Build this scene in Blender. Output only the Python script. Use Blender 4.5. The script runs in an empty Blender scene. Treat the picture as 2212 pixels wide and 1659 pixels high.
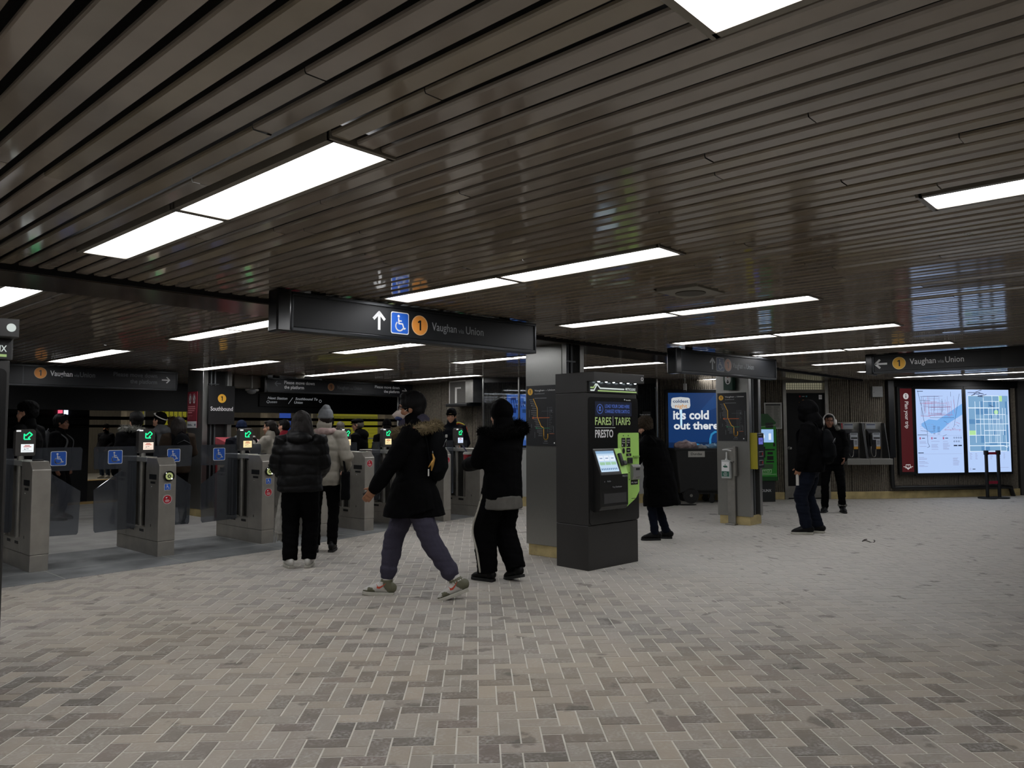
import bpy, math, random
from mathutils import Vector as V, Matrix as MX, noise
random.seed(11)
S = bpy.context.scene
COL = S.collection

# ------------------------------------------------------------------ camera, world, exposure
HC = 1.47                                   # eye height of the photographer
cam = bpy.data.cameras.new('camera'); cam.sensor_width = 36.0; cam.lens = 1647.33 / 2212 * 36
cam.clip_start = .05; cam.clip_end = 200
co = bpy.data.objects.new('camera', cam); COL.objects.link(co)
R_ = V((0.67487701, -0.73792435, -0.00294465)); U_ = V((-0.04111008, -0.04158131, 0.99828901)); F_ = V((0.73678422, 0.67360125, 0.0583984))
mw = MX.Identity(4)
for i in range(3):
    mw[i][0] = R_[i]; mw[i][1] = U_[i]; mw[i][2] = -F_[i]
mw.translation = (0, 0, HC); co.matrix_world = mw
S.camera = co
W = bpy.data.worlds.new('world'); S.world = W; W.use_nodes = True
W.node_tree.nodes['Background'].inputs[0].default_value = (.05, .05, .055, 1)
W.node_tree.nodes['Background'].inputs[1].default_value = .0
S.view_settings.view_transform = 'Standard'; S.view_settings.look = 'None'
S.view_settings.exposure = 0.0; S.view_settings.gamma = 1.0; S.view_settings.use_curve_mapping = False
LIGHT = 12.0
ZC = 2.47                                   # ceiling height
PI = math.pi
def rad(d): return math.radians(d)

# ------------------------------------------------------------------ materials
def lin(h):
    if isinstance(h, tuple): return h + (1,) if len(h) == 3 else h
    h = h.lstrip('#'); o = []
    for i in (0, 2, 4):
        c = int(h[i:i+2], 16) / 255
        o.append(c / 12.92 if c <= .04045 else ((c + .055) / 1.055) ** 2.4)
    return tuple(o) + (1,)
MATS = {}
def mat(name, col, rough=.6, metal=0., nz=0., ns=20., bump=0., bs=60., spec=.5, attr=None, stretch=None, coat=0):
    if name in MATS: return MATS[name]
    m = bpy.data.materials.new(name); m.use_nodes = True; MATS[name] = m
    nt = m.node_tree; b = nt.nodes['Principled BSDF']; L = nt.links
    b.inputs['Base Color'].default_value = lin(col); b.inputs['Roughness'].default_value = rough
    b.inputs['Metallic'].default_value = metal; b.inputs['Specular IOR Level'].default_value = spec
    if coat: b.inputs['Coat Weight'].default_value = coat
    tc = nt.nodes.new('ShaderNodeTexCoord')
    src = tc.outputs['Object']
    if stretch:
        mp = nt.nodes.new('ShaderNodeMapping'); mp.inputs['Scale'].default_value = stretch
        L.new(src, mp.inputs[0]); src = mp.outputs[0]
    base = None
    if attr:
        at = nt.nodes.new('ShaderNodeAttribute'); at.attribute_name = attr; base = at.outputs['Color']
        L.new(base, b.inputs['Base Color'])
    if nz:
        n = nt.nodes.new('ShaderNodeTexNoise'); n.inputs['Scale'].default_value = ns; n.inputs['Detail'].default_value = 5
        L.new(src, n.inputs['Vector'])
        r = nt.nodes.new('ShaderNodeMapRange'); r.inputs['From Min'].default_value = .3; r.inputs['From Max'].default_value = .7
        r.inputs['To Min'].default_value = 1 - nz; r.inputs['To Max'].default_value = 1 + nz
        L.new(n.outputs['Fac'], r.inputs['Value'])
        mx = nt.nodes.new('ShaderNodeVectorMath'); mx.operation = 'SCALE'
        if base: L.new(base, mx.inputs[0])
        else: mx.inputs[0].default_value = lin(col)[:3]
        L.new(r.outputs[0], mx.inputs['Scale']); L.new(mx.outputs[0], b.inputs['Base Color'])
    if bump:
        n2 = nt.nodes.new('ShaderNodeTexNoise'); n2.inputs['Scale'].default_value = bs; n2.inputs['Detail'].default_value = 4
        L.new(src, n2.inputs['Vector'])
        bp = nt.nodes.new('ShaderNodeBump'); bp.inputs['Strength'].default_value = bump; bp.inputs['Distance'].default_value = .01
        L.new(n2.outputs['Fac'], bp.inputs['Height']); L.new(bp.outputs[0], b.inputs['Normal'])
    return m
def emat(name, col, st=1.):
    if name in MATS: return MATS[name]
    m = bpy.data.materials.new(name); m.use_nodes = True; MATS[name] = m
    b = m.node_tree.nodes['Principled BSDF']; b.inputs['Base Color'].default_value = (.02, .02, .02, 1); b.inputs['Roughness'].default_value = .25
    b.inputs['Emission Color'].default_value = lin(col); b.inputs['Emission Strength'].default_value = st
    return m
def glass(name, tint, refl=.10, rough=.03, haze=0.):
    if name in MATS: return MATS[name]
    m = bpy.data.materials.new(name); m.use_nodes = True; MATS[name] = m
    nt = m.node_tree; nt.nodes.remove(nt.nodes['Principled BSDF']); o = nt.nodes['Material Output']
    t = nt.nodes.new('ShaderNodeBsdfTransparent'); t.inputs[0].default_value = lin(tint)
    g = nt.nodes.new('ShaderNodeBsdfGlossy'); g.inputs['Roughness'].default_value = rough; g.inputs[0].default_value = (.9, .95, 1, 1)
    df = nt.nodes.new('ShaderNodeBsdfDiffuse'); df.inputs[0].default_value = lin('#8d929b'); m0 = nt.nodes.new('ShaderNodeMixShader'); m0.inputs[0].default_value = haze
    nt.links.new(t.outputs[0], m0.inputs[1]); nt.links.new(df.outputs[0], m0.inputs[2])
    fr = nt.nodes.new('ShaderNodeFresnel'); fr.inputs[0].default_value = 1.45
    ad = nt.nodes.new('ShaderNodeMath'); ad.operation = 'MAXIMUM'; ad.inputs[1].default_value = refl
    mx = nt.nodes.new('ShaderNodeMixShader')
    nt.links.new(fr.outputs[0], ad.inputs[0]); nt.links.new(ad.outputs[0], mx.inputs[0])
    nt.links.new(m0.outputs[0], mx.inputs[1]); nt.links.new(g.outputs[0], mx.inputs[2]); nt.links.new(mx.outputs[0], o.inputs[0])
    return m

STEEL = mat('brushed_steel', '#959592', .30, .92, nz=.10, ns=30, stretch=(40, 40, .6), bump=.02, bs=40)
STEEL2 = mat('dull_steel', '#8f8d88', .42, .85, nz=.12, ns=9, bump=.02, bs=90)
GATE = mat('gate_steel', '#a5a199', .38, .72, nz=.10, ns=6)
BLACK = mat('black_paint', '#0b0c0d', .45, nz=.1)
VOID = mat('void_black', '#020202', .9)
DARK = mat('dark_panel', '#17191c', .32)
SIGNF = mat('sign_face', '#17191c', .5, spec=.35)
WHITE = mat('white_print', '#d9dadb', .6)
GREYP = mat('grey_print', '#8d9094', .6)
DIMP = mat('dim_print', '#66696e', .6)
YEL = mat('line_yellow', '#eab23a', .55)
ORANGE = mat('bullet_orange', '#e0913c', .55)
BLUE = mat('access_blue', '#1656b8', .5)
RED = mat('sign_red', '#a81626', .5)
RED2 = mat('dark_red', '#7d1420', .5)
GREEN = mat('line_green', '#2e7d5b', .55)
LIME = mat('lime_panel', '#a9d86e', .45)
CONC = mat('plinth_concrete', '#b3a273', .85, nz=.25, ns=5, bump=.2, bs=40)
SMOKE = glass('smoked_glass', '#b2b6bc', .07, .05, .13)
CLEAR = glass('clear_glass', '#d8dcdf', .07, .03, .01)

# ------------------------------------------------------------------ mesh building
TS = bpy.data.scenes.new('workbench')         # scratch scene in which single meshes are evaluated, removed at the end
def evaluated_mesh(o):
    TS.collection.objects.link(o)
    with bpy.context.temp_override(scene=TS, view_layer=TS.view_layers[0]):
        return bpy.data.meshes.new_from_object(o.evaluated_get(bpy.context.evaluated_depsgraph_get()))
_fc = {}
def glyphs(s, bold, shear=0):
    k = (s, bold, shear)
    if k in _fc: return _fc[k]
    c = bpy.data.curves.new('t', 'FONT'); c.body = s; c.size = 1; c.offset = bold; c.shear = shear; c.resolution_u = 3
    o = bpy.data.objects.new('t', c)
    me = evaluated_mesh(o)
    vs = [(v.co.x, v.co.y) for v in me.vertices]; fs = [tuple(p.vertices) for p in me.polygons]
    bpy.data.objects.remove(o); bpy.data.curves.remove(c); bpy.data.meshes.remove(me)
    if bold and any(b < -.32 or b > .85 for a, b in vs): return glyphs(s, 0, shear)      # no spikes from the thickened outline
    _fc[k] = (vs, fs); return _fc[k]

class MB:
    def __init__(s): s.v = []; s.f = []; s.m = []; s.sm = []
    def add(s, vs, fs, m=0, sm=False):
        b = len(s.v); s.v += [tuple(v) for v in vs]
        for f in fs: s.f.append(tuple(b + i for i in f)); s.m.append(m); s.sm.append(sm)
        return s
    def box(s, x0, x1, y0, y1, z0, z1, m=0, T=None):
        vs = [V((x, y, z)) for z in (z0, z1) for y in (y0, y1) for x in (x0, x1)]
        if T: vs = [T @ v for v in vs]
        return s.add(vs, [(0, 2, 3, 1), (4, 5, 7, 6), (0, 1, 5, 4), (2, 6, 7, 3), (0, 4, 6, 2), (1, 3, 7, 5)], m)
    def prism(s, poly, a0, a1, ax='x', m=0, sm=False):        # poly in the two other axes, extruded along ax
        def p(u, w, a): return {'x': (a, u, w), 'y': (u, a, w), 'z': (u, w, a)}[ax]
        n = len(poly); vs = [p(u, w, a0) for u, w in poly] + [p(u, w, a1) for u, w in poly]
        fs = [tuple(range(n - 1, -1, -1)), tuple(range(n, 2 * n))] + [(i, (i + 1) % n, n + (i + 1) % n, n + i) for i in range(n)]
        return s.add(vs, fs, m, sm)
    def tube(s, pts, rs, n=12, flat=1., side=None, m=0, caps=True, sm=True, closed=False):
        pts = [V(p) for p in pts]; k = len(pts)
        rs = [rs] * k if isinstance(rs, (int, float)) else list(rs)
        fl = [flat] * k if isinstance(flat, (int, float)) else list(flat)
        if caps and not closed:
            d0 = (pts[0] - pts[1]).normalized(); d1 = (pts[-1] - pts[-2]).normalized()
            a = [(pts[0] + d0 * rs[0] * c * min(1, fl[0]), rs[0] * q, fl[0]) for c, q in ((.95, .3), (.7, .71))]
            e = [(pts[-1] + d1 * rs[-1] * c * min(1, fl[-1]), rs[-1] * q, fl[-1]) for c, q in ((.7, .71), (.95, .3))]
            L = a + list(zip(pts, rs, fl)) + e
            pts = [x[0] for x in L]; rs = [x[1] for x in L]; fl = [x[2] for x in L]; k = len(pts)
        vs = []; prev = V(side) if side else None
        for i in range(k):
            if closed: d = pts[(i + 1) % k] - pts[i - 1]
            else: d = pts[min(i + 1, k - 1)] - pts[max(i - 1, 0)]
            if d.length < 1e-9: d = V((0, 0, 1))
            d.normalize()
            if prev is None: prev = V((1, 0, 0)) if abs(d.x) < .9 else V((0, 1, 0))
            a = prev - d * prev.dot(d)
            if a.length < 1e-6: a = d.orthogonal()
            a.normalize(); b = d.cross(a)
            if side is None: prev = a
            for j in range(n):
                t = 2 * PI * j / n
                vs.append(pts[i] + a * (math.cos(t) * rs[i]) + b * (math.sin(t) * rs[i] * fl[i]))
        fs = []
        for i in range(k if closed else k - 1):
            for j in range(n):
                p, q = i * n, ((i + 1) % k) * n
                fs.append((p + j, p + (j + 1) % n, q + (j + 1) % n, q + j))
        if not closed: fs += [tuple(range(n - 1, -1, -1)), tuple((k - 1) * n + j for j in range(n))]
        return s.add(vs, fs, m, sm)
    def ell(s, c, r, T=None, nu=16, nv=10, m=0):
        c = V(c); vs = []; T = T or MX.Identity(3)
        for i in range(1, nv):
            ph = PI * i / nv
            for j in range(nu):
                t = 2 * PI * j / nu
                vs.append(c + T @ V((r[0] * math.sin(ph) * math.cos(t), r[1] * math.sin(ph) * math.sin(t), r[2] * math.cos(ph))))
        vs += [c + T @ V((0, 0, r[2])), c + T @ V((0, 0, -r[2]))]; a, b = len(vs) - 2, len(vs) - 1; fs = []
        for i in range(nv - 2):
            for j in range(nu): fs.append((i * nu + j, (i + 1) * nu + j, (i + 1) * nu + (j + 1) % nu, i * nu + (j + 1) % nu))
        for j in range(nu):
            fs.append((a, j, (j + 1) % nu)); fs.append((b, (nv - 2) * nu + (j + 1) % nu, (nv - 2) * nu + j))
        return s.add(vs, fs, m, True)
    def cyl(s, p0, p1, r, n=20, m=0, r1=None):
        return s.tube([p0, p1], [r, r1 or r], n=n, caps=False, m=m, sm=False)
    # flat graphics on a face looking towards -y: coordinates are (x, z) at depth y
    def rect(s, x0, x1, z0, z1, y=0, m=0): return s.add([(x0, y, z0), (x1, y, z0), (x1, y, z1), (x0, y, z1)], [(0, 1, 2, 3)], m)
    def poly(s, pts, y=0, m=0): return s.add([(a, y, b) for a, b in pts], [tuple(range(len(pts)))], m)
    def disc(s, cx, cz, r, y=0, m=0, n=28, r0=0, rz=None):
        rz = rz or r; o = [(cx + r * math.cos(2 * PI * i / n), y, cz + rz * math.sin(2 * PI * i / n)) for i in range(n)]
        if not r0: return s.add(o, [tuple(range(n))], m)
        q = [(cx + r0 * math.cos(2 * PI * i / n), y, cz + r0 * rz / r * math.sin(2 * PI * i / n)) for i in range(n)]
        return s.add(o + q, [(i, (i + 1) % n, n + (i + 1) % n, n + i) for i in range(n)], m)
    def stroke(s, pts, w, y=0, m=0, rnd=True):
        for (a, b), (c, d) in zip(pts, pts[1:]):
            L = math.hypot(c - a, d - b) or 1e-9; nx, nz = -(d - b) / L * w / 2, (c - a) / L * w / 2
            s.add([(a - nx, y, b - nz), (c - nx, y, d - nz), (c + nx, y, d + nz), (a + nx, y, b + nz)], [(0, 1, 2, 3)], m)
        if rnd:
            for a, b in pts[1:-1]: s.disc(a, b, w / 2, y, m, 8)
        return s
    def rrect(s, x0, x1, z0, z1, r, y=0, m=0):
        p = []
        for cx, cz, a in ((x1 - r, z1 - r, 0), (x0 + r, z1 - r, 90), (x0 + r, z0 + r, 180), (x1 - r, z0 + r, 270)):
            p += [(cx + r * math.cos(rad(a + k * 22.5)), cz + r * math.sin(rad(a + k * 22.5))) for k in range(5)]
        return s.poly(p, y, m)
    def text(s, t, x, z, h, y=0, m=0, w=None, al='L', bold=.012, shear=0, rot=0):
        vs, fs = glyphs(t, bold, shear)
        if not vs: return s
        x0 = min(v[0] for v in vs); x1 = max(v[0] for v in vs); sc = h / .70
        sx = w / (x1 - x0) if w else sc
        wd = (x1 - x0) * sx; ox = x - {'L': 0, 'C': wd / 2, 'R': wd}[al]
        P = [((a - x0) * sx, b * sc) for a, b in vs]
        if rot:
            cr, sr = math.cos(rad(rot)), math.sin(rad(rot))
            return s.add([(x + a * cr - b * sr, y, z + a * sr + b * cr) for a, b in P], fs, m)
        return s.add([(ox + a, y, z + b) for a, b in P], fs, m)
    def build(s, name, mats, parent=None, bevel=0, seg=2, solid=0):
        me = bpy.data.meshes.new(name); me.from_pydata(s.v, [], s.f)
        for q in (mats if isinstance(mats, (list, tuple)) else [mats]): me.materials.append(q)
        me.polygons.foreach_set('material_index', s.m); me.polygons.foreach_set('use_smooth', s.sm); me.update()
        o = bpy.data.objects.new(name, me); COL.objects.link(o)
        if parent: o.parent = parent
        if bevel:
            b = o.modifiers.new('bevel', 'BEVEL'); b.width = bevel; b.segments = seg; b.limit_method = 'ANGLE'; b.angle_limit = rad(40)
        if solid:
            b = o.modifiers.new('solid', 'SOLIDIFY'); b.thickness = solid; b.offset = 0
        return o
def tag(o, label, cat, group=None):
    o['label'] = label; o['category'] = cat
    if group: o['group'] = group
    return o
def thing(name, label, cat, loc=(0, 0, 0), rz=0, group=None, sc=1):
    o = bpy.data.objects.new(name, None); COL.objects.link(o); o.empty_display_size = .1
    o.location = loc; o.rotation_euler = (0, 0, rz); o.scale = (sc,) * 3
    return tag(o, label, cat, group)
def struct(o): o['kind'] = 'structure'; return o
def lab(o, l): o['label'] = l; return o
def catmull(P, k=6, closed=False):
    P = [V(p) for p in P]; n = len(P); out = []
    for i in range(n if closed else n - 1):
        if closed: a, b, c, d = P[i - 1], P[i], P[(i + 1) % n], P[(i + 2) % n]
        else: a, b, c, d = P[max(i - 1, 0)], P[i], P[i + 1], P[min(i + 2, n - 1)]
        for j in range(k):
            t = j / k
            out.append(.5 * ((2 * b) + (c - a) * t + (2 * a - 5 * b + 4 * c - d) * t * t + (3 * b - a - 3 * c + d) * t ** 3))
    if not closed: out.append(P[-1])
    return out
def remesh(name, mb, mats, parent, vox, smooth=3, disp=None):
    """union of the closed shapes in mb as one continuous skin"""
    t = mb.build(name, mats); COL.objects.unlink(t)
    r = t.modifiers.new('r', 'REMESH'); r.mode = 'VOXEL'; r.voxel_size = vox; r.use_smooth_shade = True
    if smooth:
        q = t.modifiers.new('s', 'SMOOTH'); q.factor = .5; q.iterations = smooth
    me = evaluated_mesh(t); me.name = name
    old = t.data; bpy.data.objects.remove(t); bpy.data.meshes.remove(old)
    if disp:
        n = len(me.vertices); nr = [0.] * (3 * n); co_ = [0.] * (3 * n); me.vertices.foreach_get('normal', nr); me.vertices.foreach_get('co', co_)
        for i in range(0, 3 * n, 3):
            d = disp(V(co_[i:i + 3])); co_[i] += nr[i] * d; co_[i + 1] += nr[i + 1] * d; co_[i + 2] += nr[i + 2] * d
        me.vertices.foreach_set('co', co_)
        me.update()
    o = bpy.data.objects.new(name, me); COL.objects.link(o)
    if not me.materials:
        for q in (mats if isinstance(mats, (list, tuple)) else [mats]): me.materials.append(q)
    if parent: o.parent = parent
    return o
# ------------------------------------------------------------------ ceiling lamps (the lights of the place)
PITCH = 2.113 / 20
PANEL = emat('lamp_diffuser', '#fbfbfd', LIGHT)
FRAME = mat('lamp_frame', '#7a746a', .4, .3)
ROWS = [1.61 + 2.113 * k for k in range(-3, 10)]
def lamp_spans(k, x):
    sp = ([(-1.6, -.37), (-.34, .89)] if x < 4.5 else []) + [(2.19, 3.41), (3.43, 4.63)]
    if x < 11: sp += [(6.10, 7.18), (7.20, 8.43)]
    if 13.5 < x < 15: sp += [(7.2, 8.40)]
    if 3 < x < 11: sp += [(10.03, 11.22), (11.24, 12.5)]
    if (1 < x < 5) or (7 < x < 11): sp += [(14.0, 15.2)]  # unseen lamps added here to brighten the platform floor
    if x > 15: sp = [(a, b) for a, b in sp if b < 4.65]
    if x > 17: sp = [(a, b) for a, b in sp if b < 3.5]
    if x > 9.2: sp = [(a, b) for a, b in sp]
    return sp
LAMPS = [(x, a, b) for k, x in enumerate(ROWS) for a, b in lamp_spans(k, x)]
def row_word(y):
    return 'nearest the camera' if y < 1 else 'before the beam' if y < 5 else 'beyond the beam' if y < 9 else 'farthest back' if y < 13 else 'added unseen above the platform'
ordn = ['first', 'second', 'third', 'fourth', 'fifth', 'sixth', 'seventh', 'eighth', 'ninth', 'tenth', 'eleventh', 'twelfth', 'thirteenth']
for x, a, b in LAMPS:
    i = ROWS.index(x)
    half = 'right-hand' if (a in (-1.6, 2.19, 6.10, 10.03)) else 'left-hand'
    nm = ordn[i - 3] if i >= 3 else 'out of frame ' + ordn[2 - i]
    t = thing('ceiling_light', f'ceiling light {row_word(a)}, {half} panel in the {nm} row from left', 'ceiling light', (x, (a + b) / 2, ZC), 0, 'ceiling light panels')
    L = (b - a) / 2
    f = MB()
    for s in (-1, 1):
        f.box(s * .128 - .014, s * .128 + .014, -L, L, -.008, .05)
        f.box(-.142, .142, s * L - .012, s * L + .012, -.008, .05)
    f.build('frame', FRAME, t)
    d = MB(); d.box(-.116, .116, -L + .012, L - .012, -.002, .03); d.build('diffuser', PANEL, t)

# ------------------------------------------------------------------ ceiling of metal slats
SLAT = mat('ceiling_slat', '#6a6155', .085, .0, nz=.10, ns=3.0, attr='Col', spec=.62)
def ceiling():
    mb = MB(); cols = []; prof = [(-.0365, .016), (-.0365, .007), (-.0325, .0), (.0325, .0), (.0365, .007), (.0365, .016)]
    rnd = random.Random(3); x0 = ROWS[0] + 3 * PITCH - PITCH
    n = int((22.5 - x0) / PITCH)
    base = [lin(c)[:3] for c in ('#857c72', '#877e75', '#837b72', '#867c6d', '#897f75')]
    brown = lin('#786849')[:3]
    for i in range(n):
        x = x0 + i * PITCH
        holes = [(5.31, 5.95)]
        for (lx, a, b) in LAMPS:
            if abs(x - lx) < .155: holes.append((a - .014, b + .014))
        if 4.77 < x < 5.17: holes.append((2.6, 2.94))
        cuts = sorted(holes); segs = []; y = -5.0
        for a, b in cuts:
            if a > y: segs.append((y, a))
            y = max(y, b)
        segs.append((y, 17.0))
        for a, b in segs:
            q = [a]; o = rnd.uniform(0, 3.6)
            while q[-1] < b:
                nx = q[-1] + (o if len(q) == 1 and o > .5 else 3.66)
                if b - nx < .35: nx = b
                q.append(min(nx, b))
            for c, d in zip(q, q[1:]):
                if d - c < .02: continue
                dz = rnd.gauss(0, .0012); rl = rnd.gauss(0, .012); pt = rnd.gauss(0, .0007)
                vs = []
                for yy, e in ((c + .002, -1), (d - .002, 1)):
                    for px, pz in prof:
                        vs.append((x + px, yy, ZC + pz + dz + px * rl + e * pt))
                mb.add(vs, [(j, j + 6, j + 7, j + 1) for j in range(5)])
                k = rnd.random(); cb = base[rnd.randrange(5)]
                st = max(0, 1 - math.hypot((x - 4.2) / 1.5, ((c + d) / 2 - 3) / 4)) * rnd.uniform(.4, .9)
                g = rnd.uniform(.93, 1.06)
                cc = tuple((cb[j] * (1 - st) + brown[j] * st) * g for j in range(3)) + (1,)
                cols += [cc] * 12
    o = mb.build('ceiling', SLAT)
    at = o.data.color_attributes.new('Col', 'FLOAT_COLOR', 'POINT')
    at.data.foreach_set('color', [c for v in cols for c in v])
    struct(o)
    v = MB(); v.box(-9, 23, -5.2, 17.2, ZC + .075, ZC + .1); struct(v.build('ceiling', VOID))
ceiling()
SOFF = mat('soffit_brown', '#3d352d', .16, nz=.2, ns=3)
b = MB(); b.box(-9, 17, 5.335, 5.92, ZC - .040, ZC + .06); b.box(-9, 17, 5.315, 5.334, ZC - .034, ZC + .06, 1)
struct(b.build('trim_1', [SOFF, VOID]))

# ------------------------------------------------------------------ floors
BRICK = mat('paving_brick', '#8d8478', .78, attr='Col')
def brick_nodes():
    nt = BRICK.node_tree; L = nt.links; b = nt.nodes['Principled BSDF']
    at = [n for n in nt.nodes if n.type == 'ATTRIBUTE'][0]; tc = [n for n in nt.nodes if n.type == 'TEX_COORD'][0]
    def nzn(sc, det, lo, hi, vec=None):
        n = nt.nodes.new('ShaderNodeTexNoise'); n.inputs['Scale'].default_value = sc; n.inputs['Detail'].default_value = det
        L.new(vec or tc.outputs['Object'], n.inputs['Vector'])
        r = nt.nodes.new('ShaderNodeMapRange'); r.inputs['From Min'].default_value = lo; r.inputs['From Max'].default_value = hi
        L.new(n.outputs['Fac'], r.inputs['Value']); return r.outputs[0]
    dust = lin('#afaca6'); warm = lin('#a39379')
    def mix(f, a, c):
        m = nt.nodes.new('ShaderNodeMix'); m.data_type = 'RGBA'
        L.new(f, m.inputs['Factor']); L.new(a, m.inputs['A'])
        if isinstance(c, tuple): m.inputs['B'].default_value = c
        else: L.new(c, m.inputs['B'])
        return m.outputs['Result']
    def mul(a, k):
        m = nt.nodes.new('ShaderNodeMath'); m.operation = 'MULTIPLY'; L.new(a, m.inputs[0])
        if isinstance(k, float): m.inputs[1].default_value = k
        else: L.new(k, m.inputs[1])
        return m.outputs[0]
    fine = nzn(55, 6, .42, .62); mid = nzn(9, 5, .40, .66); big = nzn(.55, 3, .42, .62)
    scuff = nzn(4.2, 8, .635, .68)
    # dust lies thicker in the middle of the concourse, away from the worn walkway: attribute alpha
    c = mix(mul(mul(fine, mid), .55), at.outputs['Color'], dust)
    c = mix(mul(big, .28), c, warm)
    c = mix(mul(at.outputs['Alpha'], .92), c, dust)
    c = mix(mul(scuff, .55), c, lin('#4c4842'))
    L.new(c, b.inputs['Base Color'])
    bp = nt.nodes.new('ShaderNodeBump'); bp.inputs['Strength'].default_value = .25; bp.inputs['Distance'].default_value = .004
    L.new(fine, bp.inputs['Height']); L.new(bp.outputs[0], b.inputs['Normal'])
brick_nodes()
EDGE = [(-9, 8.2), (2.1, 8.38), (3.9, 8.42), (5.0, 8.47), (6.2, 8.68), (7.7, 8.98), (10.49, 9.33), (10.6, 9.6)]
def edge_y(x):
    for (a, c), (e, g) in zip(EDGE, EDGE[1:]):
        if a <= x <= e: return c + (g - c) * (x - a) / (e - a)
    return 9.6
def floor():
    mb = MB(); cols = []; rnd = random.Random(5); a = .1015; c45 = math.sqrt(.5); g = .0058
    pal = [lin(h)[:3] for h in ('#978f84', '#948c81', '#9a9185', '#9c9284', '#918a80', '#988f85', '#9f9587')]
    drk = [lin(h)[:3] for h in ('#6f6860', '#736b62', '#6b655d', '#756b63')]
    def w(p, q): return (p * c45 + q * c45, p * c45 - q * c45)          # p forward, q to the right
    for i in range(4, 215):                    # along p
        for j in range(-150, 150):              # along q
            k = (j + i) % 4
            if k == 0: w0, w1, h0, h1 = j, j + 2, i, i + 1
            elif k == 2: w0, w1, h0, h1 = j, j + 1, i, i + 2
            else: continue
            pc, qc = (h0 + h1) / 2 * a, (w0 + w1) / 2 * a
            x, y = w(pc, qc)
            if y > edge_y(x) + .15 or x > 21 or x < -2.5 or y < -4.8: continue
            if abs(qc) > pc * .85 + 2.2: continue
            if x + y > 22.6: continue
            dark = rnd.random() < (.62 if (i + (k == 2)) % 2 == 0 else .04)
            cb = rnd.choice(drk if dark else pal); f = rnd.uniform(.9, 1.08)
            du = min(1, max(0, (pc - 4.2) / 4.5)) * .62 + max(0, min(.7, (qc - .0) / 5)) * min(1, max(0, (pc - 3.6) / 2.5)) * .8
            du = min(.95, du + .25 * noise.noise((x * .7, y * .7, 3)))
            lift = rnd.gauss(0, .0006); gg = g * .55
            top = [w(h0 * a + g, w0 * a + g), w(h0 * a + g, w1 * a - g), w(h1 * a - g, w1 * a - g), w(h1 * a - g, w0 * a + g)]
            bot = [w(h0 * a + gg, w0 * a + gg), w(h0 * a + gg, w1 * a - gg), w(h1 * a - gg, w1 * a - gg), w(h1 * a - gg, w0 * a + gg)]
            mb.add([(p[0], p[1], lift) for p in top] + [(p[0], p[1], -.004) for p in bot],
                   [(3, 2, 1, 0)] + [(n, (n + 1) % 4, 4 + (n + 1) % 4, 4 + n) for n in range(4)])
            cols += [(cb[0] * f, cb[1] * f, cb[2] * f, max(0, du))] * 8
    o = mb.build('floor', BRICK)
    at = o.data.color_attributes.new('Col', 'FLOAT_COLOR', 'POINT')
    at.data.foreach_set('color', [c for v in cols for c in v]); struct(o)
floor()
GROUT = mat('dusty_grout', '#c3bfb5', .9, nz=.14, ns=7, bump=.2)
b = MB(); b.box(-9, 23, -5.2, 10.5, -.06, -.0025); struct(b.build('floor', GROUT))
SLAB = mat('grey_floor_slab', '#6b6d6e', .62, nz=.42, ns=2.4, bump=.1, bs=30)
b = MB()
pts = EDGE + [(10.6, 11), (16, 11), (16, 17.05), (-9, 17.05)]
b.prism(pts, -.05, .002, 'z'); struct(b.build('floor', SLAB))
b = MB(); b.box(-9, 16, 10.55, 16.5, .0019, .0023); b.box(-9, 10.7, 10.2, 10.55, .0019, .0021); struct(b.build('floor', mat('platform_floor', '#93928e', .6, nz=.2, ns=3)))
JOINT = mat('slab_joint', '#9a9a94', .9)
b = MB()
for x in [2.65 + 1.22 * k for k in range(-3, 12)]: b.box(x - .006, x + .006, max(edge_y(x) + .01, 8.4), 16.5, .0021, .0026)
for y in (9.0, 10.4, 11.7, 13.0, 14.3, 15.6): b.box(-5, 10.4, y - .006, y + .006, .0021, .0026)
struct(b.build('trim_2', JOINT))
TACT = mat('yellow_edge_strip', '#a8894a', .7, nz=.2, ns=10)
b = MB(); b.box(-9, 16, 16.5, 17.04, .0022, .008); struct(b.build('trim_3', TACT))

# ------------------------------------------------------------------ tracks and the far platform
PIT = mat('track_bed', '#1a1a1a', .9, nz=.4, ns=6)
OPPF = mat('far_platform_floor', '#8b8a86', .7, nz=.2, ns=3)
b = MB(); b.box(-9, 30, 17.05, 24.0, -1.3, -1.1); b.box(-9, 30, 16.95, 17.05, -1.2, -.05); struct(b.build('floor', PIT))
b = MB(); b.box(-9, 30, 24.0, 30.2, -1.2, 0); b.box(-9, 30, 23.98, 24.35, 0, .004, 1); struct(b.build('floor', [OPPF, TACT]))
b = MB()
for y in (18.6, 20.0, 21.4, 22.8): b.box(-9, 30, y - .04, y + .04, -1.1, -.95)
struct(b.build('trim_4', mat('rail_steel', '#5b5550', .4, .8)))
FASC = mat('fascia_black', '#0e1013', .5, nz=.2, ns=2)
b = MB(); b.box(-9, 30, 16.75, 17.02, 1.87, 2.56); struct(b.build('trim_5', FASC))
b = MB(); b.box(-9, 30, 17.0, 30.2, 3.0, 3.1); struct(b.build('ceiling', mat('tunnel_roof', '#2a2a2a', .9)))
OPPW = mat('far_platform_wall', '#57534c', .85, nz=.25, ns=4, stretch=(10, 1, .5))
b = MB(); b.box(-9, 30, 28, 28.3, 0, 3.0); struct(b.build('wall_track', OPPW))
CPIL = mat('far_pillar', '#777166', .8, nz=.2, ns=6)
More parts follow.
